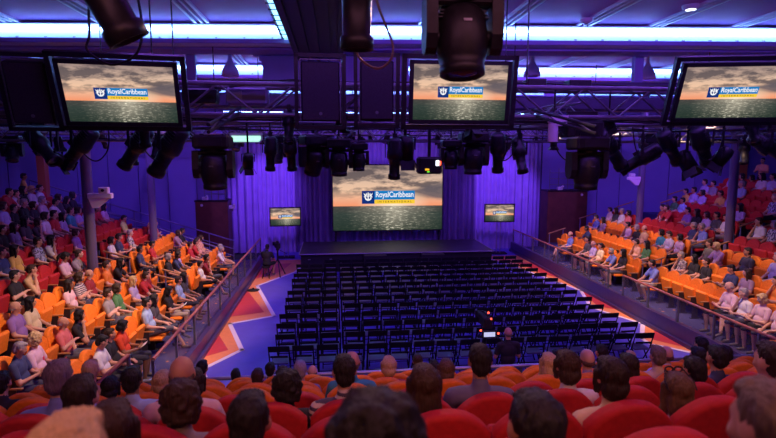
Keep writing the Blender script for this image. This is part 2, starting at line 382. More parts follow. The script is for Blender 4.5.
b = MB(); b.box((2.65, 21.575, .785), (8.3, .02, .035), 0); b.box((6.82, 23.1, .785), (.02, 3.1, .035), 0); b.box((-1.52, 23.1, .785), (.02, 3.1, .035), 0); b.build('edge_strip', [mat('pale_stage_edge', (.42, .40, .52), .4)], o)
b = MB()
for x, z in ((-1.1, .55), (-.2, .55), (.2, .40)): b.box((x, 21.62, z), (.10, .03, .03))
b.build('catch', [STEEL], o)
tag(o, 'low black stage platform in front of the big central screen', 'stage')
o = MB(); o.box((5.85, 21.25, .2), (1.5, .35, .40)); o.box((5.85, 20.95, .1), (1.5, .3, .20)); o = o.build('stage_steps', [BLKM])
b = MB(); b.box((5.85, 21.07, .41), (1.5, .03, .025)); b.box((5.85, 20.8, .21), (1.5, .03, .025)); b.build('nosing', [STEEL], o)
tag(o, 'small black steps with pale nosings against the front of the stage', 'steps')
for x, side in ((1.65, 'nearer the left end'), (4.1, 'nearer the right end')):
    M = Matrix.Rotation(R(-28), 3, 'X'); b = MB()
    b.prism([(-.25, 0), (.25, 0), (.2, .42), (-.25, .42)], .95, 0, Matrix.Rotation(R(90), 3, 'Y').to_4x4() @ Matrix.Rotation(R(90), 3, 'Z').to_4x4(), -.475)
    o = b.build('floor_monitor_speaker', [BLKM], loc=(x, 21.42, .33)); o.rotation_euler = (0, 0, 0)
    g = MB(); g.box((0, -.02, .24), (.8, .02, .3)); g.build('grille', [BLK], o)
    tag(o, 'black wedge speaker at the stage front, ' + side, 'speaker', 'stage front speakers')

# ------------------------------------------------------------------ screens
def screen_mat():
    m = bpy.data.materials.new('sunset_sea_picture'); m.use_nodes = True; nt = m.node_tree; N = nt.nodes; N.clear(); L = nt.links.new
    out = N.new('ShaderNodeOutputMaterial'); em = N.new('ShaderNodeEmission'); L(em.outputs[0], out.inputs[0])
    uv = N.new('ShaderNodeUVMap'); sp = N.new('ShaderNodeSeparateXYZ'); L(uv.outputs[0], sp.inputs[0]); U, V = sp.outputs[0], sp.outputs[1]
    def mth(op, a, b=None, c=False):
        n = N.new('ShaderNodeMath'); n.operation = op; n.use_clamp = c
        for i, q in enumerate((a, b)):
            if q is None: continue
            if isinstance(q, (int, float)): n.inputs[i].default_value = q
            else: L(q, n.inputs[i])
        return n.outputs[0]
    def ramp(f, st):
        r = N.new('ShaderNodeValToRGB'); e = r.color_ramp.elements
        while len(e) < len(st): e.new(.5)
        for q, (p, c) in zip(e, st): q.position = p; q.color = (*c, 1) if not isinstance(c, float) else (c, c, c, 1)
        L(f, r.inputs[0]); return r.outputs[0]
    def mix(f, a, b, op='MIX'):
        n = N.new('ShaderNodeMix'); n.data_type = 'RGBA'; n.blend_type = op
        for i, q in ((0, f), (6, a), (7, b)):
            if isinstance(q, (int, float)): n.inputs[i].default_value = q
            elif isinstance(q, tuple): n.inputs[i].default_value = (*q, 1)
            else: L(q, n.inputs[i])
        return n.outputs[2]
    def noise(sx, sy, sc, det=4, off=0):
        mp = N.new('ShaderNodeMapping'); mp.inputs['Scale'].default_value = (sx, sy, 1); mp.inputs['Location'].default_value = (off, off*.7, 0)
        L(uv.outputs[0], mp.inputs[0]); n = N.new('ShaderNodeTexNoise'); n.inputs['Scale'].default_value = sc; n.inputs['Detail'].default_value = det; n.inputs['Roughness'].default_value = .6
        L(mp.outputs[0], n.inputs[0]); return n.outputs[0]
    sky = ramp(V, [(.36, (.95, .30, .14)), (.44, (.90, .38, .22)), (.60, (.92, .58, .38)), (.80, (.70, .48, .36)), (1.0, (.34, .24, .22))])
    cl = mth('MULTIPLY', ramp(noise(1.6, 2.8, 2.1, 7, 3.1), [(.44, 0.), (.56, 1.)]), ramp(V, [(.44, 0.), (.66, 1.)]))
    sky = mix(mth('MULTIPLY', cl, .9), sky, (.10, .08, .09))
    # big dark cloud bank at the right side
    bank = mth('MULTIPLY', ramp(mth('SUBTRACT', U, mth('MULTIPLY', mth('ABSOLUTE', mth('SUBTRACT', V, .60)), 2.4)), [(.56, 0.), (.74, 1.)]), ramp(mth('ADD', mth('ABSOLUTE', mth('SUBTRACT', V, .60)), mth('MULTIPLY', noise(3, 6, 2), .12)), [(.16, 1.), (.22, 0.)]))
    sky = mix(mth('MULTIPLY', bank, .9), sky, (.12, .10, .12))
    du = mth('SUBTRACT', U, .55); dv = mth('SUBTRACT', V, .41)
    rr = mth('SQRT', mth('ADD', mth('MULTIPLY', mth('MULTIPLY', du, du), 1.0), mth('MULTIPLY', mth('MULTIPLY', dv, dv), 2.2)))
    glow = ramp(rr, [(.0, 1.), (.10, .65), (.34, 0.)])
    sky = mix(glow, sky, (1.0, .86, .62))
    sea = ramp(V, [(0., (.018, .034, .026)), (.25, (.035, .052, .045)), (.37, (.065, .06, .055))])
    col = ramp(mth('ABSOLUTE', mth('ADD', mth('SUBTRACT', U, .55), mth('MULTIPLY', mth('SUBTRACT', noise(1, 9, 3), .5), .3))), [(.0, 1.), (.15, .35), (.42, .0)])
    gl = mth('MULTIPLY', col, ramp(V, [(.0, .12), (.37, 1.)]))
    sea = mix(mth('MULTIPLY', gl, .75), sea, (.62, .55, .42))
    spk = mth('MULTIPLY', ramp(noise(12, 34, 2, 3, 1.3), [(.55, 0.), (.63, 1.)]), mth('ADD', mth('MULTIPLY', col, .85), .03))
    sea = mix(spk, sea, (.92, .86, .66))
    f = mix(mth('GREATER_THAN', V, .375), sea, sky)
    L(f, em.inputs[0]); em.inputs[1].default_value = 1.0
    return m
SCR = screen_mat()
def em(name, c, s=1.):
    m = bpy.data.materials.new(name); m.use_nodes = True; N = m.node_tree.nodes; N.clear()
    o = N.new('ShaderNodeOutputMaterial'); e = N.new('ShaderNodeEmission'); e.inputs[0].default_value = (*c, 1); e.inputs[1].default_value = s
    m.node_tree.links.new(e.outputs[0], o.inputs[0]); return m
LG_NAVY = em('navy_logo_field', (.006, .030, .20)); LG_BLUE = em('blue_logo_field', (.010, .20, .56)); LG_YEL = em('yellow_logo_strip', (.95, .60, .04)); LG_W = em('white_logo_mark', (.95, .95, .95)); LG_TXT = em('brown_logo_letters', (.20, .10, .01))
def text_mesh(body, size, offset=0., shear=0., cs=1.):
    c = bpy.data.curves.new('t', 'FONT'); c.body = body; c.size = size; c.offset = offset; c.shear = shear; c.space_character = cs
    c.align_x = 'CENTER'; c.align_y = 'CENTER'; c.resolution_u = 3
    o = bpy.data.objects.new('t', c); COL.objects.link(o); dg = bpy.context.evaluated_depsgraph_get()
    me = bpy.data.meshes.new_from_object(o.evaluated_get(dg)); bpy.data.objects.remove(o); return me
T1 = text_mesh('RoyalCaribbean', 1, .012, .0, .97); T2 = text_mesh('INTERNATIONAL', 1, .02, 0, 1.75)
def picture(W, H, parent):
    """a lit picture panel W x H in the local XZ plane facing -Y, with its logo as children"""
    me = bpy.data.meshes.new('display'); me.from_pydata([(-W/2, 0, -H/2), (W/2, 0, -H/2), (W/2, 0, H/2), (-W/2, 0, H/2)], [], [(0, 1, 2, 3)])
    me.uv_layers.new(); 
    for i, q in enumerate(((0, 0), (1, 0), (1, 1), (0, 1))): me.uv_layers[0].data[i].uv = q
    me.materials.append(SCR); d = link('display', me, parent)
    def R4(u0, u1, v0, v1, y): return [((u-.5)*W, y, (v-.5)*H) for u, v in ((u0, v0), (u1, v0), (u1, v1), (u0, v1))]
    e = .0015*W; b = MB()
    b.add(R4(.26, .375, .41, .61, -e), [(0, 1, 2, 3)], 0); b.add(R4(.375, .745, .472, .61, -e), [(0, 1, 2, 3)], 1); b.add(R4(.375, .745, .41, .472, -e), [(0, 1, 2, 3)], 2)
    # crown and anchor mark
    cx, cz, s = (.3175-.5)*W, (.51-.5)*H, .052*W; P = []
    def q(pts): P.append([(cx + x*s, -2*e, cz + z*s) for x, z in pts])
    n = 12
    for k in range(n):                                  # anchor arc
        a0 = pi + .10 + (pi-.2)*k/n; a1 = pi + .10 + (pi-.2)*(k+1)/n
        q([(.62*cos(a0), .02+.62*sin(a0)), (.62*cos(a1), .02+.62*sin(a1)), (.40*cos(a1), .06+.40*sin(a1)), (.40*cos(a0), .06+.40*sin(a0))])
    for sx in (-1, 1):
        q([(sx*.78, .02), (sx*.30, .02), (sx*.60, .26)][::sx])
        q([(sx*.10, .18), (sx*.62, .30), (sx*.82, .78), (sx*.44, .48)][::sx])
        q([(sx*.16, .40), (sx*.44, .44), (sx*.34, .84)][::sx])
    q([(-.10, -.60), (.10, -.60), (.10, .50), (-.10, .50)]); q([(-.16, .48), (.16, .48), (0, .98)]); q([(-.62, .16), (.62, .16), (.62, .28), (-.62, .28)])
    for p in P: b.add(p, [tuple(range(len(p)))], 3)
    g = b.build('logo_panel', [LG_NAVY, LG_BLUE, LG_YEL, LG_W], d)
    for src, mm, wd, u, v, nm in ((T1, LG_W, .345, .56, .541, 'logo_lettering'), (T2, LG_TXT, .31, .56, .441, 'logo_lettering')):
        t = src.copy(); t.materials.clear(); t.materials.append(mm); xs = [vv.co.x for vv in t.vertices]; k = wd*W/(max(xs)-min(xs))
        kz = k * (1.25 if src is T1 else .95)
        xm = (max(xs)+min(xs))/2; zs = [vv.co.y for vv in t.vertices]; zm = (max(zs)+min(zs))/2
        for vv in t.vertices: vv.co = ((vv.co.x-xm)*k + (u-.5)*W, -2.2*e, (vv.co.y-zm)*kz + (v-.5)*H)
        link(nm, t, d)
    return d
# big central screen
r = empty('led_wall_screen', (2.62, 25.5, 2.80))
b = MB(); b.box((0, .09, 0), (5.5, .16, 3.30), 0); b.build('screen_back', [BLKM], r)
picture(5.42, 3.2, r)
b = MB(); b.tube([(-2.6, .15, -1.6), (-2.6, .15, -2.80)], .05, 8); b.build('leg', [BLKM], r)
b = MB(); b.tube([(2.6, .15, -1.6), (2.6, .15, -2.80)], .05, 8); b.build('leg', [BLKM], r)
tag(r, 'huge central screen showing sunset over sea behind the stage', 'screen', 'screens showing the sunset logo')
def tv(name, loc, W, H, tilt, yaw, lab, frame, stand=0.):
    r = empty(name, loc, yaw); h = empty; tl = Matrix.Rotation(-tilt, 4, 'X')
    b = MB(); t = .035*W/1.4 + .02
    b.box((0, .03, 0), (W + 2*t, .05, H + 2*t), 0)
    for sx in (-1, 1): b.box((sx*(W/2 + t/2), -.005, 0), (t, .03, H + 2*t), 0)
    for sz in (-1, 1): b.box((0, -.005, sz*(H/2 + t/2)), (W + 2*t, .03, t), 0)
    b.box((0, .09, 0), (W*.6, .08, H*.6), 0)
    c = b.build('casing', [BLK], r); c.rotation_euler = (tilt, 0, 0)
    d = picture(W, H, r); d.rotation_euler = (tilt, 0, 0); d.location = Vector((0, -sin(0), 0)) + Matrix.Rotation(tilt, 3, 'X') @ Vector((0, -.008, 0))
    if frame:
        f = MB(); fw, fh = W + .24, H + .20
        for sx in (-1, 1): f.box((sx*(fw/2), .06, 0), (.06, .09, fh + .06))
        for sz in (-1, 1): f.box((0, .06, sz*fh/2), (fw + .06, .09, .06))
        f = f.build('hanging_frame', [BLK], r); f.rotation_euler = (tilt, 0, 0)
        for sx in (-1, 1):
            g = MB(); g.tube([(sx*.4, .15, .1), (sx*.4, 1.0, .1)], .025, 6); g.build('hanging_arm', [BLK], r)
    if stand:
        for sx in (-.09, .09):
            s = MB(); s.tube([(sx, .1, 0), (sx, .1, -stand + .02)], .022, 8); s.build('stand_pole', [STEEL], r)
        s = MB(); s.box((0, .1, -stand + .03), (.8, .5, .05), bev=.01); s.build('stand_base', [BLKM], r)
    return tag(r, lab, 'screen', 'screens showing the sunset logo')
tv('hanging_television', (-2.66, 7.0, 5.66), 1.28, .73, R(24), R(8), 'ceiling-hung television above the left bank of seats', True)
tv('hanging_television', (1.69, 7.0, 5.73), 1.27, .72, R(9), R(0), 'ceiling-hung television below the moving head light', True)
tv('hanging_television', (5.62, 7.0, 5.78), 1.38, .74, R(24), R(-12), 'ceiling-hung television above the right bank of seats', True)
tv('monitor_on_stand', (-2.34, 24.8, 2.0), 1.36, .80, 0, R(4), 'television on a twin pole stand left of the stage', False, 1.98)
tv('monitor_on_stand', (8.07, 24.8, 2.06), 1.40, .80, 0, R(-4), 'television on a twin pole stand right of the stage', False, 2.04)
# hanging speaker cabinets in frames
for x, z, wd, yaw, lab in ((-3.75, 5.66, .46, 8, 'black framed loudspeaker hung beside the television over the left bank'), (-.17, 5.72, .50, 3, 'black framed loudspeaker hung directly under the dark ribbed duct'), (.57, 5.74, .44, -2, 'black framed loudspeaker hung beside the television with the moving head')):
    r = empty('hanging_loudspeaker', (x, 7.0, z), R(yaw)); r.rotation_euler.x = R(18 if x < -2 else 5)
    b = MB(); b.box((0, .14, 0), (wd, .3, .76), bev=.015); c = b.build('cabinet', [BLKM], r)
    b = MB(); b.box((0, -.02, 0), (wd - .04, .012, .72)); b.build('grille', [mat('speaker_grille', (.022, .018, .028), .7, noise=.4, nscale=90)], c)
    b = MB(); b.tube([(0, -.03, -.28), (0, -.026, -.28)], .022, 12); b.build('badge', [GREY], c)
    b = MB(); fw, fh = wd + .12, .92
    for sx in (-1, 1): b.box((sx*fw/2, .06, 0), (.05, .1, fh + .05))
    for sz in (-1, 1): b.box((0, .06, sz*fh/2), (fw + .05, .1, .05))
    for sx in (-1, 1): b.tube([(sx*.15, .1, .1), (sx*.15, 1.0, .1)], .02, 6)
    b.build('hanging_frame', [BLK], r)
    b = MB(); b.box((0, .0, .405), (wd + .02, .02, .012)); b.box((wd/2 + .012, 0, 0), (.01, .02, .80)); b.box((-wd/2 - .012, 0, 0), (.01, .02, .80)); b.build('frame_trim', [GREY], r)
    tag(r, lab, 'speaker', 'hanging loudspeakers')

# ------------------------------------------------------------------ side boxes beside the stage
for x, y, wd, zt, lab in ((-5.45, 24.2, 1.4, 2.85, 'tall brown wooden cabinet at the far end of the left bank'), (11.2, 24.6, 2.0, 3.15, 'tall brown wooden cabinet at the far end of the right bank')):
    b = MB(); b.box((0, 0, zt/2), (wd, .9, zt), bev=.02); o = b.build('wooden_side_cabinet', [WOODB], loc=(x, y - .1, 0))
    b = MB(); b.box((0, 0, zt + .03), (wd + .06, .96, .06)); b.build('top', [BLK], o)
    for k in range(3):
        b = MB(); b.tube([(-wd/2 + .1, -.35, zt + .06 + .28*(k+1)), (wd/2 - .1, -.35, zt + .06 + .28*(k+1))], .016, 6); b.build('rail', [GREY], o)
    for k in range(5):
        b = MB(); xx = -wd/2 + .1 + (wd-.2)*k/4; b.tube([(xx, -.35, zt + .06), (xx, -.35, zt + 1.1)], .02, 6); b.build('post', [GREY], o)
    b = MB(); b.tube([(-wd*.3 if x < 0 else wd*.35, -.47, zt - .16), (-wd*.3 if x < 0 else wd*.35, -.44, zt - .16)], .06, 12); b.build('round_badge', [WHITE], o)
    tag(o, lab, 'cabinet', 'wooden cabinets beside the stage')
for x, y, z, lab in ((-4.55, 23.6, 2.6, 'white floodlight fixed to the brown cabinet by the left curtain'), (-5.7, 23.6, 2.99, 'small white fitting on top of the left brown cabinet'), (10.8, 24.1, 3.3, 'white fitting on top of the right brown cabinet')):
    b = MB(); b.box((0, 0, 0), (.26, .16, .16), bev=.03); b.tube([(0, 0, 0), (.12, -.12, .12)], .05, 8); o = b.build('floodlight', [WHITE], loc=(x, y, z))
    b = MB(); b.box((0, .1, -.12), (.05, .08, .12)); b.build('bracket', [GREY], o); tag(o, lab, 'light')
b = MB(); b.box((0, 0, 0), (.28, .3, 4.5)); b2 = b.build('trim_10', [mat('orange_brown_pillar', (.45, .13, .05), .5)], loc=(-11.2, 21.4, 4)); struct(b2)
b = MB(); b.box((0, 0, 0), (.5, .1, 2.1), 0); o = b.build('door_1', [mat('amber_door', (.42, .13, .03), .5)], loc=(18.6, 22.2, 4.2)); struct(o)
CABLES = [([(-2.1, 5.0, 6.5), (-2.13, 5.0, 6.16), (-2.14, 5.0, 5.95), (-2.17, 5.0, 5.84), (-2.1, 5.0, 5.76), (-1.96, 5.0, 5.7), (-1.79, 5.0, 5.76), (-1.71, 5.0, 5.88), (-1.69, 5.0, 6.09), (-1.72, 5.0, 6.34)], 'long black cable loop hanging before the left television', .012, BLK),
 ([(0.32, 4.4, 6.34), (0.37, 4.4, 6.11), (0.43, 4.4, 5.96), (0.49, 4.4, 5.8), (0.47, 4.4, 5.68), (0.37, 4.4, 5.61), (0.25, 4.4, 5.66), (0.19, 4.4, 5.75), (0.16, 4.4, 5.99), (0.16, 4.4, 6.3)], 'pale brown cable loop hanging over the middle loudspeakers', .010, mat('pale_cable', (.35, .22, .16), .5))]
PEOPLE = """L 0 -12 0.08 white black short phone
L 0 -11 0.02 black brown short lap
L 0 -10 0.02 scarlet black bob book
L 0 -7 0.12 lightblue black short legs
L 0 -6 0.02 charcoal black long lap
L 0 -4 -0.08 black black long book
L 0 -2 -0.03 lightblue brown short lap
L 0 -1 -0.05 charcoal black long lap
L 0 1 -0.12 white black short legs
L 0 2 0.09 maroon black short chin
L 0 6 -0.07 white grey short lean
L 0 7 -0.06 white grey short lap
L 1 -14 0.02 navy grey short phone
L 1 -13 -0.02 pink blond curly book
L 1 -11 -0.07 coral grey bald cross
L 1 -10 -0.12 black black bob chin
L 1 -7 -0.01 grey brown short cross
L 1 -6 -0.01 green brown bob lap
L 1 -4 -0.12 lavender blond long lap
L 1 -3 -0.12 red brown short lean
L 1 -2 -0.12 maroon black short lap
L 1 0 -0.02 black grey bob lap
L 1 1 -0.12 navy black short lean
L 1 2 -0.12 lavender brown long lap
L 1 5 -0.12 red black short lap
L 1 6 -0.12 red black short chin
L 1 7 -0.12 peach brown short lap
L 1 8 -0.12 peach brown bob lap
L 2 -11 -0.01 purple grey bald lap
L 2 -10 -0.09 cream black long lap
L 2 -7 -0.12 pink black long lap
L 2 -6 -0.02 striped brown bob cross
L 2 -5 -0.1 maroon bald bald lap
L 2 -3 -0.08 orange brown short lap
L 2 -2 -0.12 black black long lean
L 2 0 -0.12 navy black short lap
L 2 2 -0.12 red black short book
L 2 7 -0.12 mauve brown bob lean
L 2 8 -0.12 black black short lean
L 3 -8 -0.04 black black short cross
L 3 -7 -0.02 tan brown short chin
L 3 -4 -0.02 pink black ponytail phone
L 3 -3 -0.06 grey brown short lean
L 3 0 -0.12 white black bob lap
L 3 1 -0.07 navy brown short book
L 3 3 -0.11 floral grey short lap
L 3 7 -0.12 peach blond bob lap
L 3 8 -0.12 coral brown short cross
L 4 -6 0.01 navy black short lap
L 4 -5 -0.05 yellow black long lap
L 4 -3 -0.0 checked black short lap
L 4 -2 -0.04 white black long chin
L 4 1 -0.12 purple brown bob lap
L 4 8 -0.12 lime black short book
L 5 -4 0.12 mauve black bob lap
L 5 -3 -0.12 black black short lap
L 5 -2 -0.12 mauve brown long lap
L 5 -1 0.12 charcoal black long lap
L 5 0 -0.12 charcoal brown bob chin
L 5 1 0.12 white brown bob lap
L 5 2 0.12 red black short lap
L 5 3 -0.12 lavender black long lap
L 5 4 0.12 teal brown short lap
L 5 5 0.03 lavender brown bob cross
L 5 6 -0.12 lightblue black short lap
L 5 7 -0.12 red black short lean
L 5 8 -0.12 red grey short lap
L 5 9 -0.12 pink black long lap
L 6 -1 0.08 red black short lap
L 6 0 0.12 lavender brown bob lap
L 6 1 -0.12 black black short lap
L 6 2 0.12 black grey short lap
L 6 3 -0.12 charcoal brown bob lap
L 6 4 0.12 pink grey short cross
L 6 5 -0.12 white black short lean
L 6 6 0.12 charcoal brown bob lap
L 6 7 -0.12 black black long book
L 6 8 0.1 black black curly lap
L 7 2 -0.07 white brown short lap
L 7 3 0.05 red black short lean
L 7 4 -0.12 white black short chin
L 7 5 0.06 black black long lap
L 7 6 0.02 white blond bob lap
L 7 7 0.04 white brown short lap
R 0 -10 0.04 pink grey bob lap
R 0 -9 0.04 pink blond bob book
R 0 -8 0.03 white grey short chin
R 0 -7 0.11 pink grey bald book
R 0 -1 0.04 blue black short lean
R 0 1 0.0 black black long lap
R 0 2 -0.12 blue grey short lean
R 0 4 -0.09 cream black short lap
R 0 5 -0.11 lavender grey bald book
R 0 6 0.1 charcoal black short lap
R 0 9 0.03 blue brown bald legs
R 1 -8 -0.02 orange black short chin
R 1 -6 -0.09 mauve brown long lap
R 1 -5 -0.09 navy black short book
R 1 -3 -0.12 black brown short lap
R 1 -2 -0.09 black black long lap
R 1 -1 -0.12 patterned grey short chin
R 1 1 -0.07 green black long lap
R 1 2 -0.12 peach brown short chin
R 1 9 -0.12 navy black short lean
R 2 -6 0.12 lavender grey short lap
R 2 -4 0.02 charcoal black short lap
R 2 -2 0.0 pink blond bob lean
R 2 -1 -0.03 olive brown short lap
R 2 0 -0.08 pink black bob lap
R 2 1 -0.04 white brown short book
R 2 2 -0.05 teal black bob lap
R 2 4 -0.04 tan brown bald lap
R 2 5 -0.12 black grey bob lap
R 2 6 -0.03 pink black short chin
R 2 10 -0.12 mauve black long lap
R 2 11 -0.05 blue brown short phone
R 3 0 0.02 blue grey short chin
R 3 1 -0.04 navy grey short lap
R 3 9 -0.07 coral black bob lap
R 3 10 -0.02 white grey short lap
R 3 11 -0.06 charcoal brown long lap
R 3 12 -0.1 pink brown short lap
R 4 -2 0.04 floral grey bob lap
R 4 -1 0.09 white brown short chin
R 4 0 0.01 white brown short book
R 4 1 0.04 charcoal black short lap
R 4 2 -0.05 lavender brown bob lap
R 4 3 0.04 black black long lap
R 4 4 0.06 purple black short cross
R 4 6 0.07 red brown short lean
R 4 7 -0.01 maroon black short lap
R 5 1 0.01 lavender black long lap
R 5 7 -0.08 lightblue black short lap
R 5 8 -0.06 green black short lap
R 6 0 0.12 checked grey short lap
R 6 4 -0.01 lavender brown long lap
R 6 5 0.0 yellow black short cross
R 6 7 -0.07 lavender black bob lap
R 6 8 0.08 lavender black short lap
R 6 9 -0.11 yellow black short lap
R 7 5 0.12 lightblue grey short lap
R 7 8 -0.01 grey black short lap
R 7 9 0.07 lavender brown short lap
R 8 3 0.12 charcoal black short lap
R 8 4 0.12 lavender black short lap
R 8 5 0.12 white black long lap
R 8 6 -0.08 red black bob lap
R 8 7 0.01 charcoal black bob lap
R 8 8 0.12 lavender brown short lap"""
REAR = """0 -0.53 0.04 yellow blond short
0 0.08 0.05 black black curly
0 1.0 0.04 grey greybrown short
1 -0.81 0.0 black brown long
1 -0.33 0.01 black black short
1 .66 0.09 olive black short
2 -1.32 0.04 lightblue darkbrown short
2 -0.83 -0.01 grey brown curly
2 0.49 0.02 pink brown long
2 1.58 0.02 cream darkbrown bob
2 1.98 -0.08 pink lightbrown long
2 2.6 0.07 white darkbrown short
3 -1.87 0.09 blue purplegrey short
3 -1.07 0.11 pink bald bald
3 -0.35 -0.04 black black curly
3 0.06 0.05 striped black short
3 1.04 0.1 slate black short
3 1.74 0.02 white brown bob
3 2.8 -0.06 grey black short
4 -1.68 0.02 lightblue black short
4 -1.14 -0.02 black darkbrown bob
4 2.73 -0.04 grey darkbrown long
4 3.6 0.0 navy black short
5 -3.3 0.01 black black short
5 -2.25 -0.08 black black bob
5 -1.67 -0.04 tan blond bob
5 0.15 0.08 teal bald bald
5 1.16 -0.04 lavender lightbrown bob
5 2.31 -0.02 black blond long
5 2.76 0.01 lavender bald bald
5 3.46 0.01 cream greybrown short
5 3.89 -0.02 white black short
6 -2.86 0.1 tan blond short
6 -2.12 -0.1 tan blond bob
6 -0.95 -0.08 grey brown short
6 -0.44 -0.01 grey grey short
6 0.64 0.0 red blond bob
6 4.3 -0.0 white bald bald
6 5.12 -0.03 navy black short
7 -0.74 -0.08 tan brown bob
7 1.37 -0.08 black black short
7 3.87 0.04 black black short
7 5.44 0.11 white black short
8 -2.17 0.03 orange black short
8 -1.71 -0.11 white black short
8 -1.09 -0.04 black black short
8 -0.39 -0.1 coral bald bald
8 1.38 -0.0 black brown short
8 3.58 -0.02 black black short
8 4.91 -0.08 peach blond short"""
# ------------------------------------------------------------------ trusses
def truss(a, b_, h, lab, n=4, r=.025, step=.5):
    a = Vector(a); b_ = Vector(b_); d = (b_-a); L = d.length; d.normalize(); s = Vector((-d.y, d.x, 0))*h/2; u = Vector((0, 0, h/2))
    cs = [s+u, -s+u, s-u, -s-u] if n == 4 else [u, -u]
    m = MB()
    for c in cs: m.tube([a+c, b_+c], r, 8)
    o = m.build('lighting_truss', [ALU]); m = MB(); k = int(L/step)
    for i in range(k):
        p = a + d*step*i; q = a + d*step*(i+1)
        sides = ((cs[0], cs[2]), (cs[1], cs[3])) if n == 4 else ((cs[0], cs[1]),)
        for t, w_ in sides:
            if i % 2: t, w_ = w_, t
            m.tube([p+w_, q+t], r*.5, 5, cap=False)
        if n == 4:
            t, w_ = (cs[0], cs[1]) if i % 2 else (cs[1], cs[0]); m.tube([p+t, q+w_], r*.5, 5, cap=False)
    m.build('bracing', [ALU], o)
    m = MB(); kk = max(2, int(L/5))
    for i in range(kk if a.y > 8 else 0):
        p = a + d*(L*(i+.5)/kk); m.tube([p + Vector((0, 0, h/2)), (p.x, p.y, 7.7)], .012, 5)
    m.build('suspension_cable', [BLK], o)
    return tag(o, lab, 'truss', 'lighting trusses')
truss((-11, 8.05, 5.70), (17, 8.05, 5.70), .44, 'long aluminium truss just behind the hanging televisions', step=.55, r=.035)
truss((-11, 12.0, 5.40), (17, 12.0, 5.40), .38, 'long aluminium truss under the first lit ceiling cove', step=.4)
truss((-10, 16.0, 5.68), (16, 16.0, 5.68), .34, 'long aluminium truss midway between televisions and curtains', step=.4)
truss((-8, 20.75, 5.85), (14, 20.75, 5.85), .34, 'farthest long aluminium truss above the stage front', step=.4)
truss((-11, 9.1, 5.50), (17, 9.1, 5.50), .10, 'twin pipe lighting bar carrying the row of profile spotlights', n=2, r=.024)
for x, q in ((-1.37, 'left'), (3.09, 'right')): truss((x, 8.0, 5.56), (x, 5.95, 5.19), .08, 'short outrigger pipe holding the %s low moving head' % q, n=2, r=.022).data.materials[0] = BLKM
truss((-4, 3.5, 6.42), (5, 3.5, 6.42), .30, 'nearest truss high over the rear seats holding the big moving head', step=.4)
for x in (-7.5, -4.6, .6, 3.9, 8.4, 12): truss((x, 8.3, 5.62), (x, 20, 5.62), .26, 'aluminium truss running lengthwise toward the stage, ' + {-7.5: 'far over the left bank', -4.6: 'nearest the left bank edge', 0.6: 'left of the central aisle', 3.9: 'over the folding chairs', 8.4: 'nearest the right bank edge', 12: 'far over the right bank'}[x], step=.45, r=.02)

# ------------------------------------------------------------------ lamps
LENS = mat('dark_lens_glass', (.05, .05, .09), .08, spec=.8); LENSW = mat('warm_lit_lens', (1, .8, .5), emit=(1, .75, .4), es=2.5)
def mk_profile(k=1.):
    r = empty('profile_spotlight')
    m = MB(); m.tube([(0, 0, .04), (0, 0, -.08)], .022, 8); m.box((0, 0, .02), (.07, .05, .09)); m.build('clamp', [BLK], r)
    m = MB(); m.box((0, 0, -.09), (.30, .035, .012)); m.box((-.15, 0, -.20), (.012, .035, .23)); m.box((.15, 0, -.20), (.012, .035, .23)); m.build('yoke', [BLK], r)
    m = MB(); m.lathe([(.02, .30), (.085, .29), (.105, .26), (.115, .10), (.125, .08), (.125, -.02), (.10, -.04), (.085, -.10), (.082, -.28), (.098, -.29), (.098, -.36), (.088, -.36), (.086, -.31)], 18)
    for i in range(5): m.box((0, 0, .24-.035*i), (.24, .10, .010))
    m.box((0, .11, -.02), (.12, .05, .10)); ba = m.build('barrel', [BLK], r, (0, 0, -.30))
    m = MB(); m.lathe([(.085, -.325), (.06, -.335), (.0, -.342)], 18); m.build('lens', [LENS], ba)
    return r
def mk_moving():
    r = empty('moving_head_light')
    m = MB(); m.box((0, 0, -.10), (.42, .34, .16), bev=.025); m.box((0, -.172, -.10), (.26, .01, .09), 1); m.tube([(-.13, 0, 0), (-.13, 0, -.03)], .03, 8); m.tube([(.13, 0, 0), (.13, 0, -.03)], .03, 8)
    m.build('base', [BLK, BLKM], r)
    m = MB(); m.tube([(0, 0, -.17), (0, 0, -.21)], .12, 16); m.box((0, 0, -.225), (.46, .15, .05), bev=.02)
    for sx in (-1, 1):
        m.prism([(-.085, -.20), (.085, -.20), (.095, -.42), (.07, -.50), (.03, -.53), (-.03, -.53), (-.07, -.50), (-.095, -.42)], .07, 0, Matrix.Rotation(R(90), 4, 'Z') @ Matrix.Rotation(R(90), 4, 'X'), .165 if sx > 0 else -.235)
    m.build('yoke', [BLK], r)
    m = MB(); m.lathe([(.05, .185), (.105, .18), (.135, .15), (.155, .04), (.158, -.04), (.145, -.13), (.132, -.17), (.138, -.175), (.138, -.225), (.12, -.235), (.11, -.21)], 22)
    for i in range(4): m.box((0, 0, .17 - .02*i), (.27 + .015*i, .12, .006))
    for sx in (-1, 1): m.tube([(sx*.13, 0, 0), (sx*.17, 0, 0)], .05, 12)
    h = m.build('lamp_head', [BLK], r, (0, 0, -.43))
    m = MB(); m.lathe([(.112, -.205), (.08, -.225), (0, -.235)], 22); m.build('lens', [LENS], h)
    m = MB(); m.box((0, -.152, .06), (.05, .01, .015)); m.build('badge', [GREY], h)
    return r
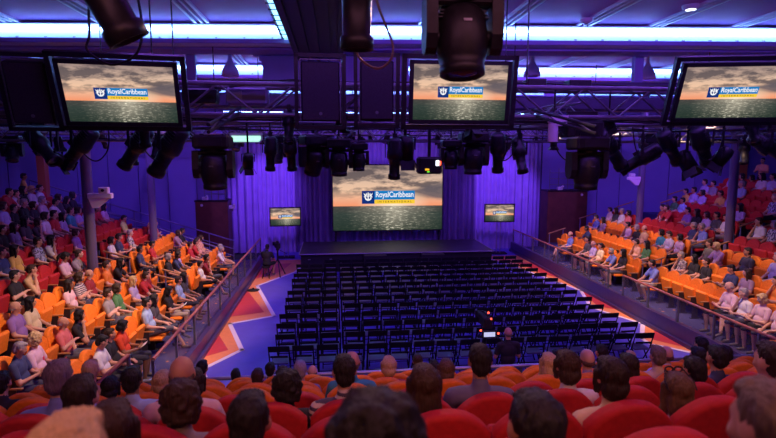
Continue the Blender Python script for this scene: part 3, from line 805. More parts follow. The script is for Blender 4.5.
def mk_par(doors=True):
    r = empty('par_can_light')
    m = MB(); m.tube([(0, 0, .04), (0, 0, -.06)], .02, 8); m.box((0, 0, -.06), (.24, .03, .012)); m.box((-.12, 0, -.13), (.01, .03, .15)); m.box((.12, 0, -.13), (.01, .03, .15)); m.build('yoke', [BLK], r)
    m = MB(); m.lathe([(.04, .16), (.08, .15), (.10, .08), (.105, -.12), (.10, -.12), (.095, -.06)], 16); ca = m.build('can', [BLK], r, (0, 0, -.20))
    m = MB(); m.lathe([(.095, -.07), (0, -.085)], 16); m.build('lens', [LENS], ca)
    if doors:
        for i in range(4):
            M = Matrix.Rotation(pi/2*i, 4, 'Z') @ Matrix.Translation((0, .12, -.17)) @ Matrix.Rotation(R(28), 4, 'X')
            m = MB(); m.box((0, 0, 0), (.17, .008, .12)); m.v = [tuple(M @ Vector(v)) for v in m.v]; m.build('barn_door', [BLK], ca)
    return r
PRO = mk_profile(); MOV = mk_moving(); PAR = mk_par(); used = set()
def lamp(src, loc, s, pan, tilt, lab, warm=False):
    if src in used: o = copy_tree(src)
    else: o = src; used.add(src)
    o.location = loc; o.scale = (s, s, s); o.rotation_euler = (0, 0, R(pan))
    for c in o.children:
        if c.name.startswith(('barrel', 'lamp_head', 'can')): c.rotation_euler = (R(tilt), 0, 0)
    if warm:
        for c in o.children:
            for g in c.children:
                if g.name.startswith('lens'): g.data = g.data.copy(); g.data.materials[0] = LENSW
    hz = 5.46 if loc[1] > 8.5 and loc[1] < 9.5 else None
    if hz and hz - loc[2] > .06:
        m = MB(); m.tube([(0, 0, .02), (0, 0, (hz - loc[2])/s + .03)], .018, 6); m.build('hanger', [BLK], o)
    kind = {PRO: 'black profile spotlight', MOV: 'black moving head light', PAR: 'black par can'}[src]
    tag(o, kind + ' ' + lab, 'stage light', 'black stage lights on the trusses'); return o
# pan 0: leans toward -Y (audience); the barrel's open end swings with tilt
HB = {9.1: 5.46, 6.15: 5.14, 3.5: 6.28}
for L in [
 (PRO, (-4.76, 9.1, 5.40), 1.15, 60, -50, 'pointing down and left over the left bank end'),
 (PAR, (-4.50, 9.1, 5.02), 1.0, 90, -60, 'hanging lowest over the left bank'),
 (PRO, (-4.15, 9.1, 5.42), 1.25, 75, 45, 'just left of the near left column'),
 (PRO, (-3.26, 9.1, 5.42), 1.25, 70, 40, 'steeply tilted below the left television'),
 (PRO, (-2.74, 9.1, 5.46), 1.5, 65, 38, 'longest, tilted below right corner of left television'),
 (MOV, (-1.37, 6.15, 5.14), .95, 0, 6, 'large, hanging lowest beside the green sign'),
 (PAR, (-1.46, 9.1, 4.97), .9, 20, 20, 'with violet face right of the low moving head'),
 (PRO, (-1.08, 9.1, 5.22), .9, 20, 12, 'above the bright left curtain'),
 (PRO, (-.74, 9.1, 5.22), .9, -10, 14, 'next along above the bright left curtain'),
 (MOV, (-.35, 9.1, 5.25), 1.05, 25, 24, 'angled, left of the big screen top'),
 (MOV, (.08, 9.1, 5.20), 1.0, 0, 4, 'upright over the big screen left edge'),
 (MOV, (.42, 9.1, 5.12), .75, 0, 0, 'small, over the big screen left part'),
 (PRO, (1.05, 9.1, 5.20), 1.1, 0, 12, 'over the middle of the big screen'),
 (PAR, (1.25, 9.2, 5.3), 1.5, 10, 10, 'fat and round, over the big screen middle'),
 (MOV, (2.05, 9.1, 5.18), .8, 0, 0, 'left of the square equipment box'),
 (MOV, (2.45, 9.1, 5.32), 1.15, 0, 0, 'big, over the curtain right of the big screen'),
 (PRO, (2.9, 9.1, 5.30), 1.1, -20, 20, 'right of the big dark moving head'),
 (PRO, (3.30, 9.1, 5.22), 1.0, 15, -20, 'left of the pale projector'),
 (MOV, (3.09, 6.15, 5.14), 1.0, 0, 3, 'large, hanging lowest right of the projector'),
 (PRO, (5.0, 9.1, 5.42), 1.35, -70, 45, 'steeply tilted in front of the blue right wall'),
 (PRO, (5.62, 9.1, 5.20), 1.2, 60, 55, 'with pinkish lit side near the small security camera'),
 (PRO, (6.15, 9.1, 5.42), 1.2, -65, 45, 'left of the lamp with the warm bright face'),
 (PAR, (6.50, 9.1, 5.05), 1.35, 40, -30, 'with warm bright face over the right bank', True),
 (PRO, (6.78, 9.1, 5.48), 1.3, -60, 40, 'behind the lamp with the warm bright face'),
 (PAR, (7.20, 9.1, 5.12), 1.3, 60, 35, 'left of the near right column'),
 (PRO, (8.1, 9.1, 5.42), 1.2, 70, -55, 'right of the near right column'),
 (MOV, (.85, 3.5, 6.13), 1.08, 0, -7, 'nearest and largest, in front of central television'),
 (PRO, (-1.50, 3.5, 6.46), 1.35, -65, 28, 'nearest profile, cutting across the lit cove at left'),
 (PRO, (.16, 3.6, 6.36), 1.15, 0, 3, 'nearest upright, beside the dark ribbed duct')]:
    lamp(*L)
rnd = random.Random(11)
names = []
places = {12.0: 'truss under the first lit cove', 16.0: 'midway truss', 20.75: 'truss above the stage front', 8.05: 'truss behind the televisions'}
for Y, n, z in ((12.0, 17, 5.21), (16.0, 15, 5.50), (20.75, 9, 5.68), (8.05, 13, 5.46)):
    x0, x1 = (-7.5, 11.5) if Y < 19 else (-5, 10.5)
    for i in range(n):
        x = x0 + (x1-x0)*(i + .2 + .6*rnd.random())/n
        src = rnd.choice((PRO, PAR, PAR, MOV if Y > 10 else PAR))
        lamp(src, (x, Y + rnd.choice((-.2, .2)), z + .12), .75 + .25*rnd.random(), rnd.uniform(-60, 60), rnd.uniform(-35, 40), '%s from left on the %s' % (ORD[i], places[Y]))
# ------------------------------------------------------------------ boxes and small gear in the rig
def box_gear(name, loc, d, m, lab, cat, rot=0, parts=()):
    b = MB(); b.box((0, 0, 0), d, bev=min(d)*.12); o = b.build(name, [m], loc=loc, rot=(0, 0, R(rot)))
    for pn, c, dd, mm in parts: b = MB(); b.box(c, dd); b.build(pn, [mm], o)
    return tag(o, lab, cat)
GRN = mat('green_white_sign_face', (.9, 1, .9), emit=(.42, 1.0, .62), es=1.3)
b = MB(); b.prism([(-.34, .10), (-.34, -.05), (-.28, -.11), (.28, -.11), (.34, -.05), (.34, .10)], .10, 0, Matrix.Rotation(R(90), 4, 'X'), -.05)
o = b.build('illuminated_sign_box', [WHITE], loc=(-1.90, 11.70, 5.28)); b = MB(); b.prism([(-.31, .03), (-.31, -.05), (-.27, -.09), (.27, -.09), (.31, -.05), (.31, .03)], .012, 0, Matrix.Rotation(R(90), 4, 'X'), .05)
b.build('lit_face', [GRN], o); b = MB(); b.box((0, .1, .2), (.04, .04, .26)); b.build('hanger', [BLK], o)
for k in range(3): b = MB(); b.box((-.16 + .16*k, -.065, -.03), (.008, .004, .09)); b.build('divider', [mat('pale_green', (.3, .8, .5), emit=(.2, .8, .45), es=.9)], o)
tag(o, 'pale green glowing sign box hanging above the left curtain', 'sign')
b = MB(); b.prism([(-.12, .17), (.12, .17), (.12, .08), (.07, .02), (-.07, .02), (-.12, .08)], .2, 0, Matrix.Rotation(R(90), 4, 'X'), -.1)
o = b.build('white_projector', [mat('lilac_white_plastic', (.85, .75, .90), .4)], loc=(3.40, 7.75, 5.32)); b = MB(); b.tube([(-.08, -.02, .05), (-.08, -.02, -.22)], .075, 16); b.build('lens_barrel', [mat('lilac_white_plastic', (0, 0, 0))], o); b = MB(); b.tube([(0, 0, .17), (0, .2, .3)], .02, 6); b.build('bracket', [BLK], o)
tag(o, 'pale lilac projector hanging between dark lamps right of centre', 'projector')
box_gear('control_box', (1.66, 9.1, 4.72), (.42, .3, .30), BLKM, 'square black equipment box with tiny coloured lights over the big screen', 'equipment box', 0,
         (('white_label', (.12, -.155, .04), (.05, .01, .09), LEDW), ('red_light', (.17, -.155, .04), (.025, .01, .07), LEDR), ('amber_light', (-.06, -.155, -.07), (.07, .01, .03), mat('amber_light', (1, .6, 0), emit=(1, .5, .02), es=1.2)), ('green_light', (-.04, -.155, -.11), (.04, .01, .02), mat('green_light', (0, 1, 0), emit=(.2, 1, .05), es=1.2)), ('hanger', (0, 0, .5), (.05, .05, .7), BLK)))
box_gear('dimmer_rack', (-1.3, 8.3, 5.78), (.62, .3, .26), mat('violet_grey_box', (.16, .13, .26), .5), 'violet-grey dimmer box on truss beside left television', 'equipment box', 0, (('face_plate', (-.18, -.155, 0), (.22, .01, .16), GREY),))
box_gear('dimmer_rack', (-2.0, 8.3, 5.78), (.5, .3, .22), BLK, 'black dimmer box touching the violet-grey box on the truss', 'equipment box')
box_gear('cable_box', (3.15, 8.1, 6.02), (.3, .25, .12), BLK, 'small black box on truss right of the central television', 'equipment box')
box_gear('cable_box', (3.85, 8.1, 6.02), (.36, .25, .10), BLK, 'flat black box on truss top left of the violet post', 'equipment box')
box_gear('dimmer_rack', (3.9, 8.0, 5.30), (.62, .3, .26), BLKM, 'black rack hung under the truss beside the projector', 'equipment box', 0, (('screen_face', (0, -.155, 0), (.34, .01, .16), mat('dark_panel', (.01, .008, .012), .3)), ('hanger', (0, 0, .2), (.5, .04, .16), BLK)))
# dark transverse duct with sagging cables behind the truss
b = MB(); b.box((3, 10.4, 5.93), (26, .3, .28), bev=.04); tag(b.build('cable_tray', [mat('dark_violet_tray', (.035, .024, .075), .5, noise=.3, nscale=4)]), 'long dark cable tray running across behind the truss', 'cable tray')
# ribbed duct and led strip at the ceiling
o = MB(); o.box((-.30, 9.3, 7.22), (1.02, 5.0, .46))
for k in range(5): o.box((-.72 + .21*k, 9.3, 6.97), (.07, 5.0, .06))
o = o.build('ribbed_ceiling_duct', [mat('dark_violet_duct', (.030, .020, .055), .5)]); b = MB(); b.box((-.30, 6.78, 7.2), (1.06, .05, .5)); b.build('end_cap', [BLK], o)
tag(o, 'dark ribbed duct running lengthwise under the ceiling near its middle', 'duct')
o = MB(); o.box((-.97, 9.4, 7.36), (.20, 4.7, .06)); o = o.build('led_light_strip', [COVE]); b = MB(); b.box((-.97, 9.4, 7.322), (.10, 4.6, .012)); b.build('glowing_face', [mat('cyan_led_strip', (1, 1, 1), emit=(.22, .62, 1.0), es=3.0)], o)
for k in range(12): b = MB(); b.box((-.97, 7.4 + .36*k, 7.315), (.20, .025, .016)); b.build('divider', [BLK], o)
tag(o, 'cyan glowing light strip alongside the dark ribbed duct', 'light')
# bell shaped pendants
for x, z, lab in ((-2.62, 7.0, 'bell pendant lamp above the violet-grey dimmer box'), (5.36, 7.12, 'bell pendant lamp right of the central television'), (8.66, 7.1, 'bell pendant lamp left of the right television'), (-8.1, 7.0, 'bell pendant lamp at the left edge beside the first loudspeaker')):
    o = MB(); o.lathe([(.035, .50), (.06, .30), (.10, .20), (.17, .12), (.21, .02), (.225, -.10), (.215, -.10), (.18, .04)], 22); o = o.build('bell_pendant_lamp', [mat('violet_metal_shade', (.62, .48, .85), .35)], loc=(x, 14, z))
    b = MB(); b.tube([(0, 0, .5), (0, 0, 7.7-z)], .05, 10); b.build('stem', [mat('violet_metal_shade', (0, 0, 0))], o); b = MB(); b.lathe([(.0, .0), (.06, -.02), (.05, -.07), (0, -.09)], 12); b.build('bulb', [mat('dim_bulb', (.7, .7, .9), .3)], o)
    tag(o, lab, 'pendant lamp', 'bell pendant lamps')
b = MB(); b.lathe([(.10, .0), (.14, -.02), (.12, -.08), (.05, -.11)], 16); o = b.build('smoke_detector', [WHITE], loc=(5.17, 10.6, 7.68)); b = MB(); b.lathe([(.04, -.11), (.03, -.13)], 10); b.build('sensor', [GREY], o); tag(o, 'round detector on the ceiling rails right of the big moving head', 'smoke detector')
b = MB(); b.lathe([(.16, .0), (.15, -.05), (.10, -.08)], 20); o = b.build('downlight', [WHITE], loc=(6.7, 9.55, 7.69)); b = MB(); b.lathe([(.09, -.081), (.0, -.085)], 16); b.build('lit_face', [LEDW], o); tag(o, 'small lit downlight cut by the top edge of the picture', 'light')
# security cameras on columns
for x, y, z, s, lab in ((-6.36, 14.58, 3.82, 1.25, 'white security camera arm on the near left column'), (12.35, 20.2, 3.95, 1.1, 'small white security camera on the far right column')):
    o = MB(); o.box((.12*s, -.05, .0), (.5*s, .14, .12*s), bev=.02); o.prism([(-.12*s, -.06*s), (.30*s, -.06*s), (.05*s, -.26*s), (-.05*s, -.26*s)], .1, 0, Matrix.Rotation(R(90), 4, 'X'), -.02); o = o.build('security_camera', [mat('lilac_white_plastic', (0, 0, 0))], loc=(x, y, z), rot=(0, 0, 0 if x < 0 else pi))
    b = MB(); b.box((.2*s, -.05, .12*s), (.2*s, .16, .13*s), bev=.02); b.build('camera_body', [WHITE], o); b = MB(); b.tube([(.2*s, -.13, .12*s), (.2*s, -.16, .12*s)], .04, 10); b.build('lens', [LENS], o)
    tag(o, lab, 'security camera', 'white column cameras')
# hanging cable loops
def loop(pts, lab, r=.012, m=BLK):
    P = [Vector(p) for p in pts]; out = []
    for i in range(len(P)-1):
        p0 = P[max(i-1, 0)]; p1 = P[i]; p2 = P[i+1]; p3 = P[min(i+2, len(P)-1)]
        for k in range(8):
            t = k/8; out.append(.5*((2*p1) + (p2-p0)*t + (2*p0-5*p1+4*p2-p3)*t*t + (3*p1-p0-3*p2+p3)*t**3))
    out.append(P[-1]); b = MB(); b.tube(out, r, 6); tag(b.build('hanging_cable', [m]), lab, 'cable', 'cable loops hanging in the rig')
for c in CABLES: loop(*c)
for i, x in enumerate((-3.9, -2.9, 3.0, 4.2, 5.7, 6.9)):
    loop([(x - .35, 9.0, 5.4), (x - .22, 9.05, 4.98), (x, 9.05, 4.80), (x + .2, 9.05, 5.0), (x + .25, 9.0, 5.4)], 'drooping black cable loop, %s from the left on the spotlight bar' % ORD[i], .012)
# thin loose cables slung along the trusses (too tangled to count)
b = MB(); rn = random.Random(3)
for Y, z in ((8.05, 5.98), (12, 5.62), (9.1, 5.50), (8.05, 5.44), (9.1, 5.36), (12, 5.25), (16, 5.5)):
    for q in range(3):
        x = -9; pts = []
        while x < 14: pts.append((x, Y + rn.uniform(-.2, .2), z + rn.uniform(-.05, .04))); x += rn.uniform(.5, 1.1)
        b.tube(pts, .012, 5)
o = b.build('cable_tangle', [BLKM]); o['kind'] = 'stuff'; tag(o, 'tangle of thin black cables slung along the trusses', 'cables')
# ================================================================== RAILS
def rail(x, y0, y1, z0, ztop, lab, step=1.35, along='Y', glass=True, wood=True):
    hx = (lambda t: (x, t)) if along == 'Y' else (lambda t: (t, x))
    b = MB(); p0 = hx(y0); p1 = hx(y1); b.tube([(*p0, ztop), (*p1, ztop)], .035, 10)
    o = b.build('glass_railing' if glass else 'steel_railing', [WOODR if wood else STEEL]); n = max(1, round((y1-y0)/step))
    for i in range(n+1):
        t = y0 + (y1-y0)*i/n; px = hx(t); b = MB(); b.box((px[0], px[1], (z0+ztop)/2), (.05, .05, ztop-z0)); b.build('post', [GREY], o)
    for i in range(n):
        if not glass: break
        a = y0 + (y1-y0)*i/n + .05; c = y0 + (y1-y0)*(i+1)/n - .05; pa = hx((a+c)/2)
        b = MB(); b.box((pa[0], pa[1], (z0+ztop)/2), (.012, c-a, ztop-z0-.12) if along == 'Y' else (c-a, .012, ztop-z0-.12)); b.build('glass_panel', [GLASS], o)
    return tag(o, lab, 'railing')
rail(-3.36, 9.55, 23.6, .40, 1.17, 'long glass railing with red wooden top along the left bank')
rail(9.02, 4.6, 15.2, .48, 1.13, 'nearer glass railing with red wooden top along the right bank')
rail(9.02, 16.1, 25.4, .48, 1.13, 'farther glass railing with red wooden top along the right bank')
rail(8.62, -3.4, 8.6, .6, 1.16, 'thin steel railing between the rear block and the rink floor', 1.3, 'X', False, False)
def srail(pts, lab, n=6, rails=(0, .3, .6), r=.022, m=GREY, rt=None):
    """stair rail following a sloping line; pts = foot line"""
    a, c = Vector(pts[0]), Vector(pts[1]); b = MB(); b.tube([a + Vector((0, 0, .95)), c + Vector((0, 0, .95))], r*1.3, 8); o = b.build('stair_handrail', [rt or m])
    for q in rails[1:]: b = MB(); b.tube([a + Vector((0, 0, q)), c + Vector((0, 0, q))], r*.8, 6); b.build('rail', [m], o)
    for i in range(n+1): p = a + (c-a)*i/n; b = MB(); b.tube([p, p + Vector((0, 0, .95))], r, 6); b.build('post', [m], o)
    return tag(o, lab, 'handrail')
srail(((-12.2, 22.3, 2.95), (-4.3, 22.3, .35)), 'long grey stair handrail sloping down before the left blue wall', 8, m=mat('violet_grey_rail', (.22, .18, .36), .4, .3))
srail(((-12.0, 21.5, 2.75), (-4.6, 21.5, .15)), 'second grey stair handrail sloping down beside the left far seats', 8, (0, .45), m=mat('violet_grey_rail', (0, 0, 0)))
VG = mat('violet_grey_rail', (0, 0, 0))
def steprail(x, y, z, sg, lab):
    """short stair grab rail with wooden top; slopes down toward the rink"""
    b = MB(); b.tube([(x - sg*.05, y, z + .92), (x + sg*.75, y, z + .92 + .24)], .028, 8); o = b.build('aisle_grab_rail', [WOODC])
    for dx, dz in ((.0, 0), (.65, .20)): b = MB(); b.tube([(x + sg*dx, y, z), (x + sg*dx, y, z + .93 + dz)], .02, 6); b.build('post', [VG], o)
    return tag(o, lab, 'handrail', 'aisle grab rails')
for bk, ys in (('L', (15.85, 16.55)), ('R', (15.3, 16.0))):
    sg = -1 if bk == 'L' else 1
    for k in (1, 3, 5, 7):
        for y in ys:
            if bk == 'L' and k >= 5: continue
            steprail(BX[bk] + sg*(.85*k - .75), y, RISE[bk][k-1], sg, 'wood-topped grab rail, %s side of %s bank aisle, %s row' % ('near' if y == ys[0] else 'far', 'left' if bk == 'L' else 'right', ORD[k]))
for i, (x, y, z) in enumerate(((9.9, 23.0, .36), (11.6, 23.5, .98), (13.0, 22.7, 1.6), (14.2, 21.3, 1.9), (15.0, 22.0, 2.2), (-5.0, 21.9, .20), (-6.4, 21.4, .51), (-7.6, 21.5, .92))):
    steprail(x, y, z, 1 if x > 0 else -1, 'wood-topped grab rail by far wall of %s bank, %s from the rink' % ('right' if x > 0 else 'left', ORD[i if x > 0 else i-5]))
for x, y, z, lab in ((-6.1, 16.2, .80, 'glowing blue step light, upper one in the left bank aisle'), (-5.2, 16.3, .49, 'glowing blue step light, lower one in the left bank aisle'), (11.4, 15.6, 1.0, 'glowing blue step light, lower one in the right bank aisle'), (13.8, 15.6, 1.9, 'glowing blue step light, upper one in the right bank aisle')):
    b = MB(); b.box((0, 0, .06), (.05, .16, .09), bev=.01); o = b.build('step_light', [BLK], loc=(x + (.12 if x < 0 else -.12), y, z)); b = MB(); s = 1 if x < 0 else -1
    b.tube([(s*.026, 0, .07), (s*.05, 0, .07)], .055, 12); b.build('lit_lens', [LEDB], o); tag(o, lab, 'step light', 'aisle step lights')
# rail at the near end of the left bank: short red-topped stair rail
b = MB(); b.tube([(-3.85, 7.95, 1.22), (-3.45, 8.7, 1.60)], .04, 8); o = b.build('stair_grab_rail', [WOODR])
for p in ((-3.85, 7.95, .48), (-3.45, 8.7, .48)): b = MB(); b.tube([p, (p[0], p[1], 1.22 if p[1] < 8 else 1.6)], .035, 8); b.build('post', [GREY], o)
tag(o, 'short stair grab rail with dark red top between left bank and rear block', 'handrail')

# ================================================================== THEATRE SEATS
def seat_outline(w, z0, z1, drop, n=10):
    pts = [(-w, z0), (w, z0)]
    for i in range(n+1):
        u = 1 - 2*i/n; pts.append((w*u if abs(u) < 1 else w*u, z1 - drop*abs(u)**2.4))
    return pts
def seat_back_mesh(name, m):
    bm = bmesh.new(); P = seat_outline(.243, .40, 1.07, .13, 12); f = [bm.verts.new((x, 0, z)) for x, z in P]
    face = bm.faces.new(f); r = bmesh.ops.extrude_face_region(bm, geom=[face]); vs = [v for v in r['geom'] if isinstance(v, bmesh.types.BMVert)]
    bmesh.ops.translate(bm, verts=vs, vec=(0, -.10, 0)); bmesh.ops.recalc_face_normals(bm, faces=bm.faces)
    ed = [e for e in bm.edges if abs(e.verts[0].co.y - e.verts[1].co.y) < 1e-5]
    bmesh.ops.bevel(bm, geom=ed, offset=.032, segments=3, affect='EDGES', profile=.6)
    for v in bm.verts:
        v.co.y += -.16*(v.co.z - .40)*.8 + .05*(1 - (v.co.x/.25)**2)*-.5 + .012
    me = bpy.data.meshes.new(name); bm.to_mesh(me); bm.free(); me.materials.append(m)
    for p in me.polygons: p.use_smooth = True
    return me
def seat_pan_mesh(name, m, up):
    b = MB(); b.box((0, 0, 0), (.45, .42, .09), bev=.03)
    M = (Matrix.Translation((0, .04, .44)) @ Matrix.Rotation(R(78), 4, 'X') @ Matrix.Translation((0, .20, 0))) if up else Matrix.Translation((0, .27, .41))
    b.v = [tuple(M @ Vector(v)) for v in b.v]; return b.mesh(name, m)
def mk_seat(m, up):
    r = empty('theatre_seat')
    link('backrest', seat_back_mesh('backrest', m), r); link('seat', seat_pan_mesh('seat', m, up), r)
    b = MB(); b.box((-.252, .16, .62), (.045, .34, .035), 1, bev=.01); b.box((-.252, .12, .48), (.03, .20, .28), 0); b.build('armrest', [FABB, WOODC], r)
    b = MB(); b.box((-.252, .08, .17), (.035, .16, .36), 0); b.box((-.252, .08, .012), (.06, .26, .024), 0); b.build('pedestal', [FABB], r)
    return r
SEATS = {(c, u): mk_seat(m, u) for c, m in (('orange', ORG), ('red', RED)) for u in (True, False)}
su = set()
def seat(c, up, loc, rz, label, group):
    s = SEATS[c, up]
    if (c, up) in su: s = copy_tree(s)
    su.add((c, up)); s.location = loc; s.rotation_euler = (0, 0, rz); return tag(s, label, 'seat', group)
ABOVE = {'L': 16.65, 'R': 16.1}; BELOW = {'L': 15.75, 'R': 15.2}
YM = {'L': [21, 21, 21.3, 21.3, 21, 20.8, 20.3, 20.3, 20.3], 'R': [22, 22.3, 22.6, 22.6, 20.3, 20.8, 21.3, 21.3, 21.3]}
def sy(bk, j, k):
    if bk == 'L' and k >= 4: return 15.495 + .51*(j+1)
    return ABOVE[bk] + .255 + .51*j if j >= 0 else BELOW[bk] - .255 + .51*(j+1)
from bpy_extras.object_utils import world_to_camera_view
bpy.context.view_layer.update()
def px(p):
    q = world_to_camera_view(SC, cam, Vector(p)); return q.x*776, (1-q.y)*438, q.z
TABLE = {}
for l in PEOPLE.split('\n'):
    q = l.split(); TABLE[q[0], int(q[1]), int(q[2])] = q[3:]
BN = {'L': 'left bank', 'R': 'right bank'}
sidx = {}                                                # seat ordinal counted from the stage end of its row
for bk in 'LR':
    sg = -1 if bk == 'L' else 1
    for k in range(9):
        if bk == 'L' and k == 8: continue
        js = [j for j in range(-26, 16) if sy(bk, j, k) <= YM[bk][k] + .01]
        for n, j in enumerate(reversed(js)):
            y = sy(bk, j, k); X = BX[bk] + sg*.85*k; p = px((X, y, RISE[bk][k] + .9)); sidx[bk, k, j] = n
            if not (-14 < p[0] < 790 and p[2] > 0): continue
            occ = (bk, k, j) in TABLE
            if not occ and min(math.hypot(X-cx_, y-cy_) for cx_, cy_ in ((-6.62, 14.73), (-6.75, 20), (12.65, 15.4), (12.65, 20.4))) < .26: continue
            c = 'red' if k >= 3 else 'orange'
            if bk == 'R' and k == 3 and y < 13.4: c = 'red'
            lab = '%s %s theatre seat, %s row of %s, %s from the stage end' % ('occupied' if occ else 'empty', c, ORD[k], BN[bk], ORD[n])
            seat(c, not occ, (X, y, RISE[bk][k]), R(-90) if bk == 'L' else R(90), lab, '%s seats of the %s' % (c, BN[bk]))
FG = {}
for l in REAR.split('\n'):
    q = l.split(); FG.setdefault(int(q[0]), []).append((float(q[1]), float(q[2]), *q[3:]))
FGX = {}
for k in range(9):
    Y = .95 + .85*k; z = 3.5 - .39*Y; P = sorted(FG.get(k, []))
    xs = []; off = P[len(P)//2][0] % .51 if P else .2
    cand = [off + .51*j for j in range(-20, 30)]
    used_ = set()
    for p in P:
        b_ = min((c for c in cand if c not in used_), key=lambda c: abs(c - p[0])); used_.add(b_); FGX[k, p[0]] = b_
    vis = []
    for x in cand:
        q = px((x, Y, z + 1.08)); ql = px((x, Y, z + 1.0))
        if x < -4.05 or x > 8.4 or q[2] < .2: continue
        if -30 < q[0] < 806 and q[1] < 440 and not (k == 0): vis.append(x)
        elif x in used_: vis.append(x)
    for n, x in enumerate(vis):
        c = 'orange' if k >= 5 else 'red'
        occ = x in used_
        seat(c, not occ, (x, Y, z), 0, '%s %s theatre seat seen from behind, rear block %s row from rink, %s from left' % ('occupied' if occ else 'empty', c, ORD[8-k], ORD[n]), '%s seats of the rear block' % c).scale = (1, 1, 1.045)
        sidx['F', k, round(x, 3)] = n

# ================================================================== FOLDING CHAIRS ON THE RINK FLOOR
CHB = mat('black_chair_frame', (.006, .005, .009), .6, noise=.2, spec=.25); CHS = mat('black_chair_seat', (.065, .05, .125), .35)
def chair_parts():
    """white-tie style folding chair facing +Y; returns {name: [MB...]}"""
    S = MB(); S.box((0, .02, .445), (.37, .38, .03), bev=.01)
    Bk = MB(); Bk.box((0, -.235, .80), (.43, .022, .125), bev=.006); Bk.box((0, -.205, .62), (.37, .018, .04))
    legs = []
    for sx in (-1, 1):
        l = MB(); l.tube([(sx*.215, -.245, .86), (sx*.215, -.10, .45), (sx*.215, .22, .0)], .014, 6); legs.append(l)
        l = MB(); l.tube([(sx*.195, .20, .44), (sx*.195, -.22, .0)], .014, 6); legs.append(l)
    st = MB(); st.tube([(-.2, .16, .10), (.2, .16, .10)], .010, 5); st.tube([(-.2, -.16, .08), (.2, -.16, .08)], .010, 5)
    return S, Bk, legs, st
S, Bk, legs, st = chair_parts()
ch = empty('folding_chair'); S.build('seat', [CHS], ch); Bk.build('backrest', [CHB], ch); st.build('stretcher', [CHB], ch)
for l in legs: l.build('leg', [CHB], ch)
one = MB()
for q, mi in [(S, 1), (Bk, 0), (st, 0)] + [(l, 0) for l in legs]: one.add(q.v, q.f, mi)
one = one.build('folding_chair', [CHB, CHS]); fu = [False, False]
NR, NC = 13, 17
for i in range(NR):
    Y = 11.05 + .765*i
    for c in range(NC):
        X = -1.22 + .512*c + (0 if c < 3 else .05) + (.07 if i % 3 == 1 else 0)
        if i == NR-1 and c in (0, 1): continue
        near = i < 6; src = ch if near else one
        o = (copy_tree(src) if fu[near] else src); fu[near] = True
        o.location = (X, Y + random.uniform(-.02, .02), .003); o.rotation_euler = (0, 0, R(random.uniform(-3, 3)))
        tag(o, 'black folding chair, %s row from the stage, %s from the left end' % (ORD[NR-1-i], ORD[c]), 'folding chair', 'black folding chairs on the rink floor')
# ================================================================== PEOPLE
def seg(p, q, r0, r1, reg): return ('c', Vector(p), Vector(q), r0, r1, reg)
def ell(c, r, reg, M=None): return ('e', Vector(c), Vector(r), M, reg)
def prim_mesh(b, pr):
    if pr[0] == 'c':
        _, p, q, r0, r1, reg = pr; d = (q-p); L = max(d.length, 1e-4); t = d/L; u = t.orthogonal().normalized(); w_ = t.cross(u); n = 12; vs = []; rings = []
        for k in range(1, 4): a = pi/2*k/3.999 if k < 4 else 0; rings.append((-cos(pi/2*k/4)*r0, sin(pi/2*k/4)*r0))
        rings.append((0, r0)); rings.append((L, r1))
        for k in range(3, 0, -1): rings.append((L + cos(pi/2*k/4)*r1, sin(pi/2*k/4)*r1))
        for z, r in rings:
            for j in range(n): vs.append(p + t*z + (u*cos(2*pi*j/n) + w_*sin(2*pi*j/n))*r)
        fs = [(i*n+j, i*n+(j+1) % n, (i+1)*n+(j+1) % n, (i+1)*n+j) for i in range(len(rings)-1) for j in range(n)]
        o = len(vs); vs += [p - t*r0, q + t*r1]; fs += [(o, (j+1) % n, j) for j in range(n)] + [(o+1, (len(rings)-1)*n+j, (len(rings)-1)*n+(j+1) % n) for j in range(n)]
        b.add(vs, fs)
    else:
        _, c, r, M, reg = pr; n, m = 16, 10; vs = []
        for i in range(1, m):
            a = pi*i/m
            for j in range(n): vs.append(Vector((r.x*sin(a)*cos(2*pi*j/n), r.y*sin(a)*sin(2*pi*j/n), r.z*cos(a))))
        vs += [Vector((0, 0, r.z)), Vector((0, 0, -r.z))]
        fs = [(i*n+j, (i+1)*n+j, (i+1)*n+(j+1) % n, i*n+(j+1) % n) for i in range(m-2) for j in range(n)]
        o = (m-1)*n; fs += [(o, j, (j+1) % n) for j in range(n)] + [(o+1, (m-2)*n+(j+1) % n, (m-2)*n+j) for j in range(n)]
        if M: vs = [M @ v for v in vs]
        b.add([v + c for v in vs], fs)
def dist(pr, P):
    if pr[0] == 'c':
        _, p, q, r0, r1, reg = pr; d = q-p; t = max(0, min(1, (P-p).dot(d)/max(d.length_squared, 1e-9))); return (P - (p + d*t)).length - (r0 + (r1-r0)*t)
    _, c, r, M, reg = pr; v = P - c
    if M: v = M.inverted() @ v
    k = Vector((v.x/r.x, v.y/r.y, v.z/r.z)).length; return (k-1)*min(r)
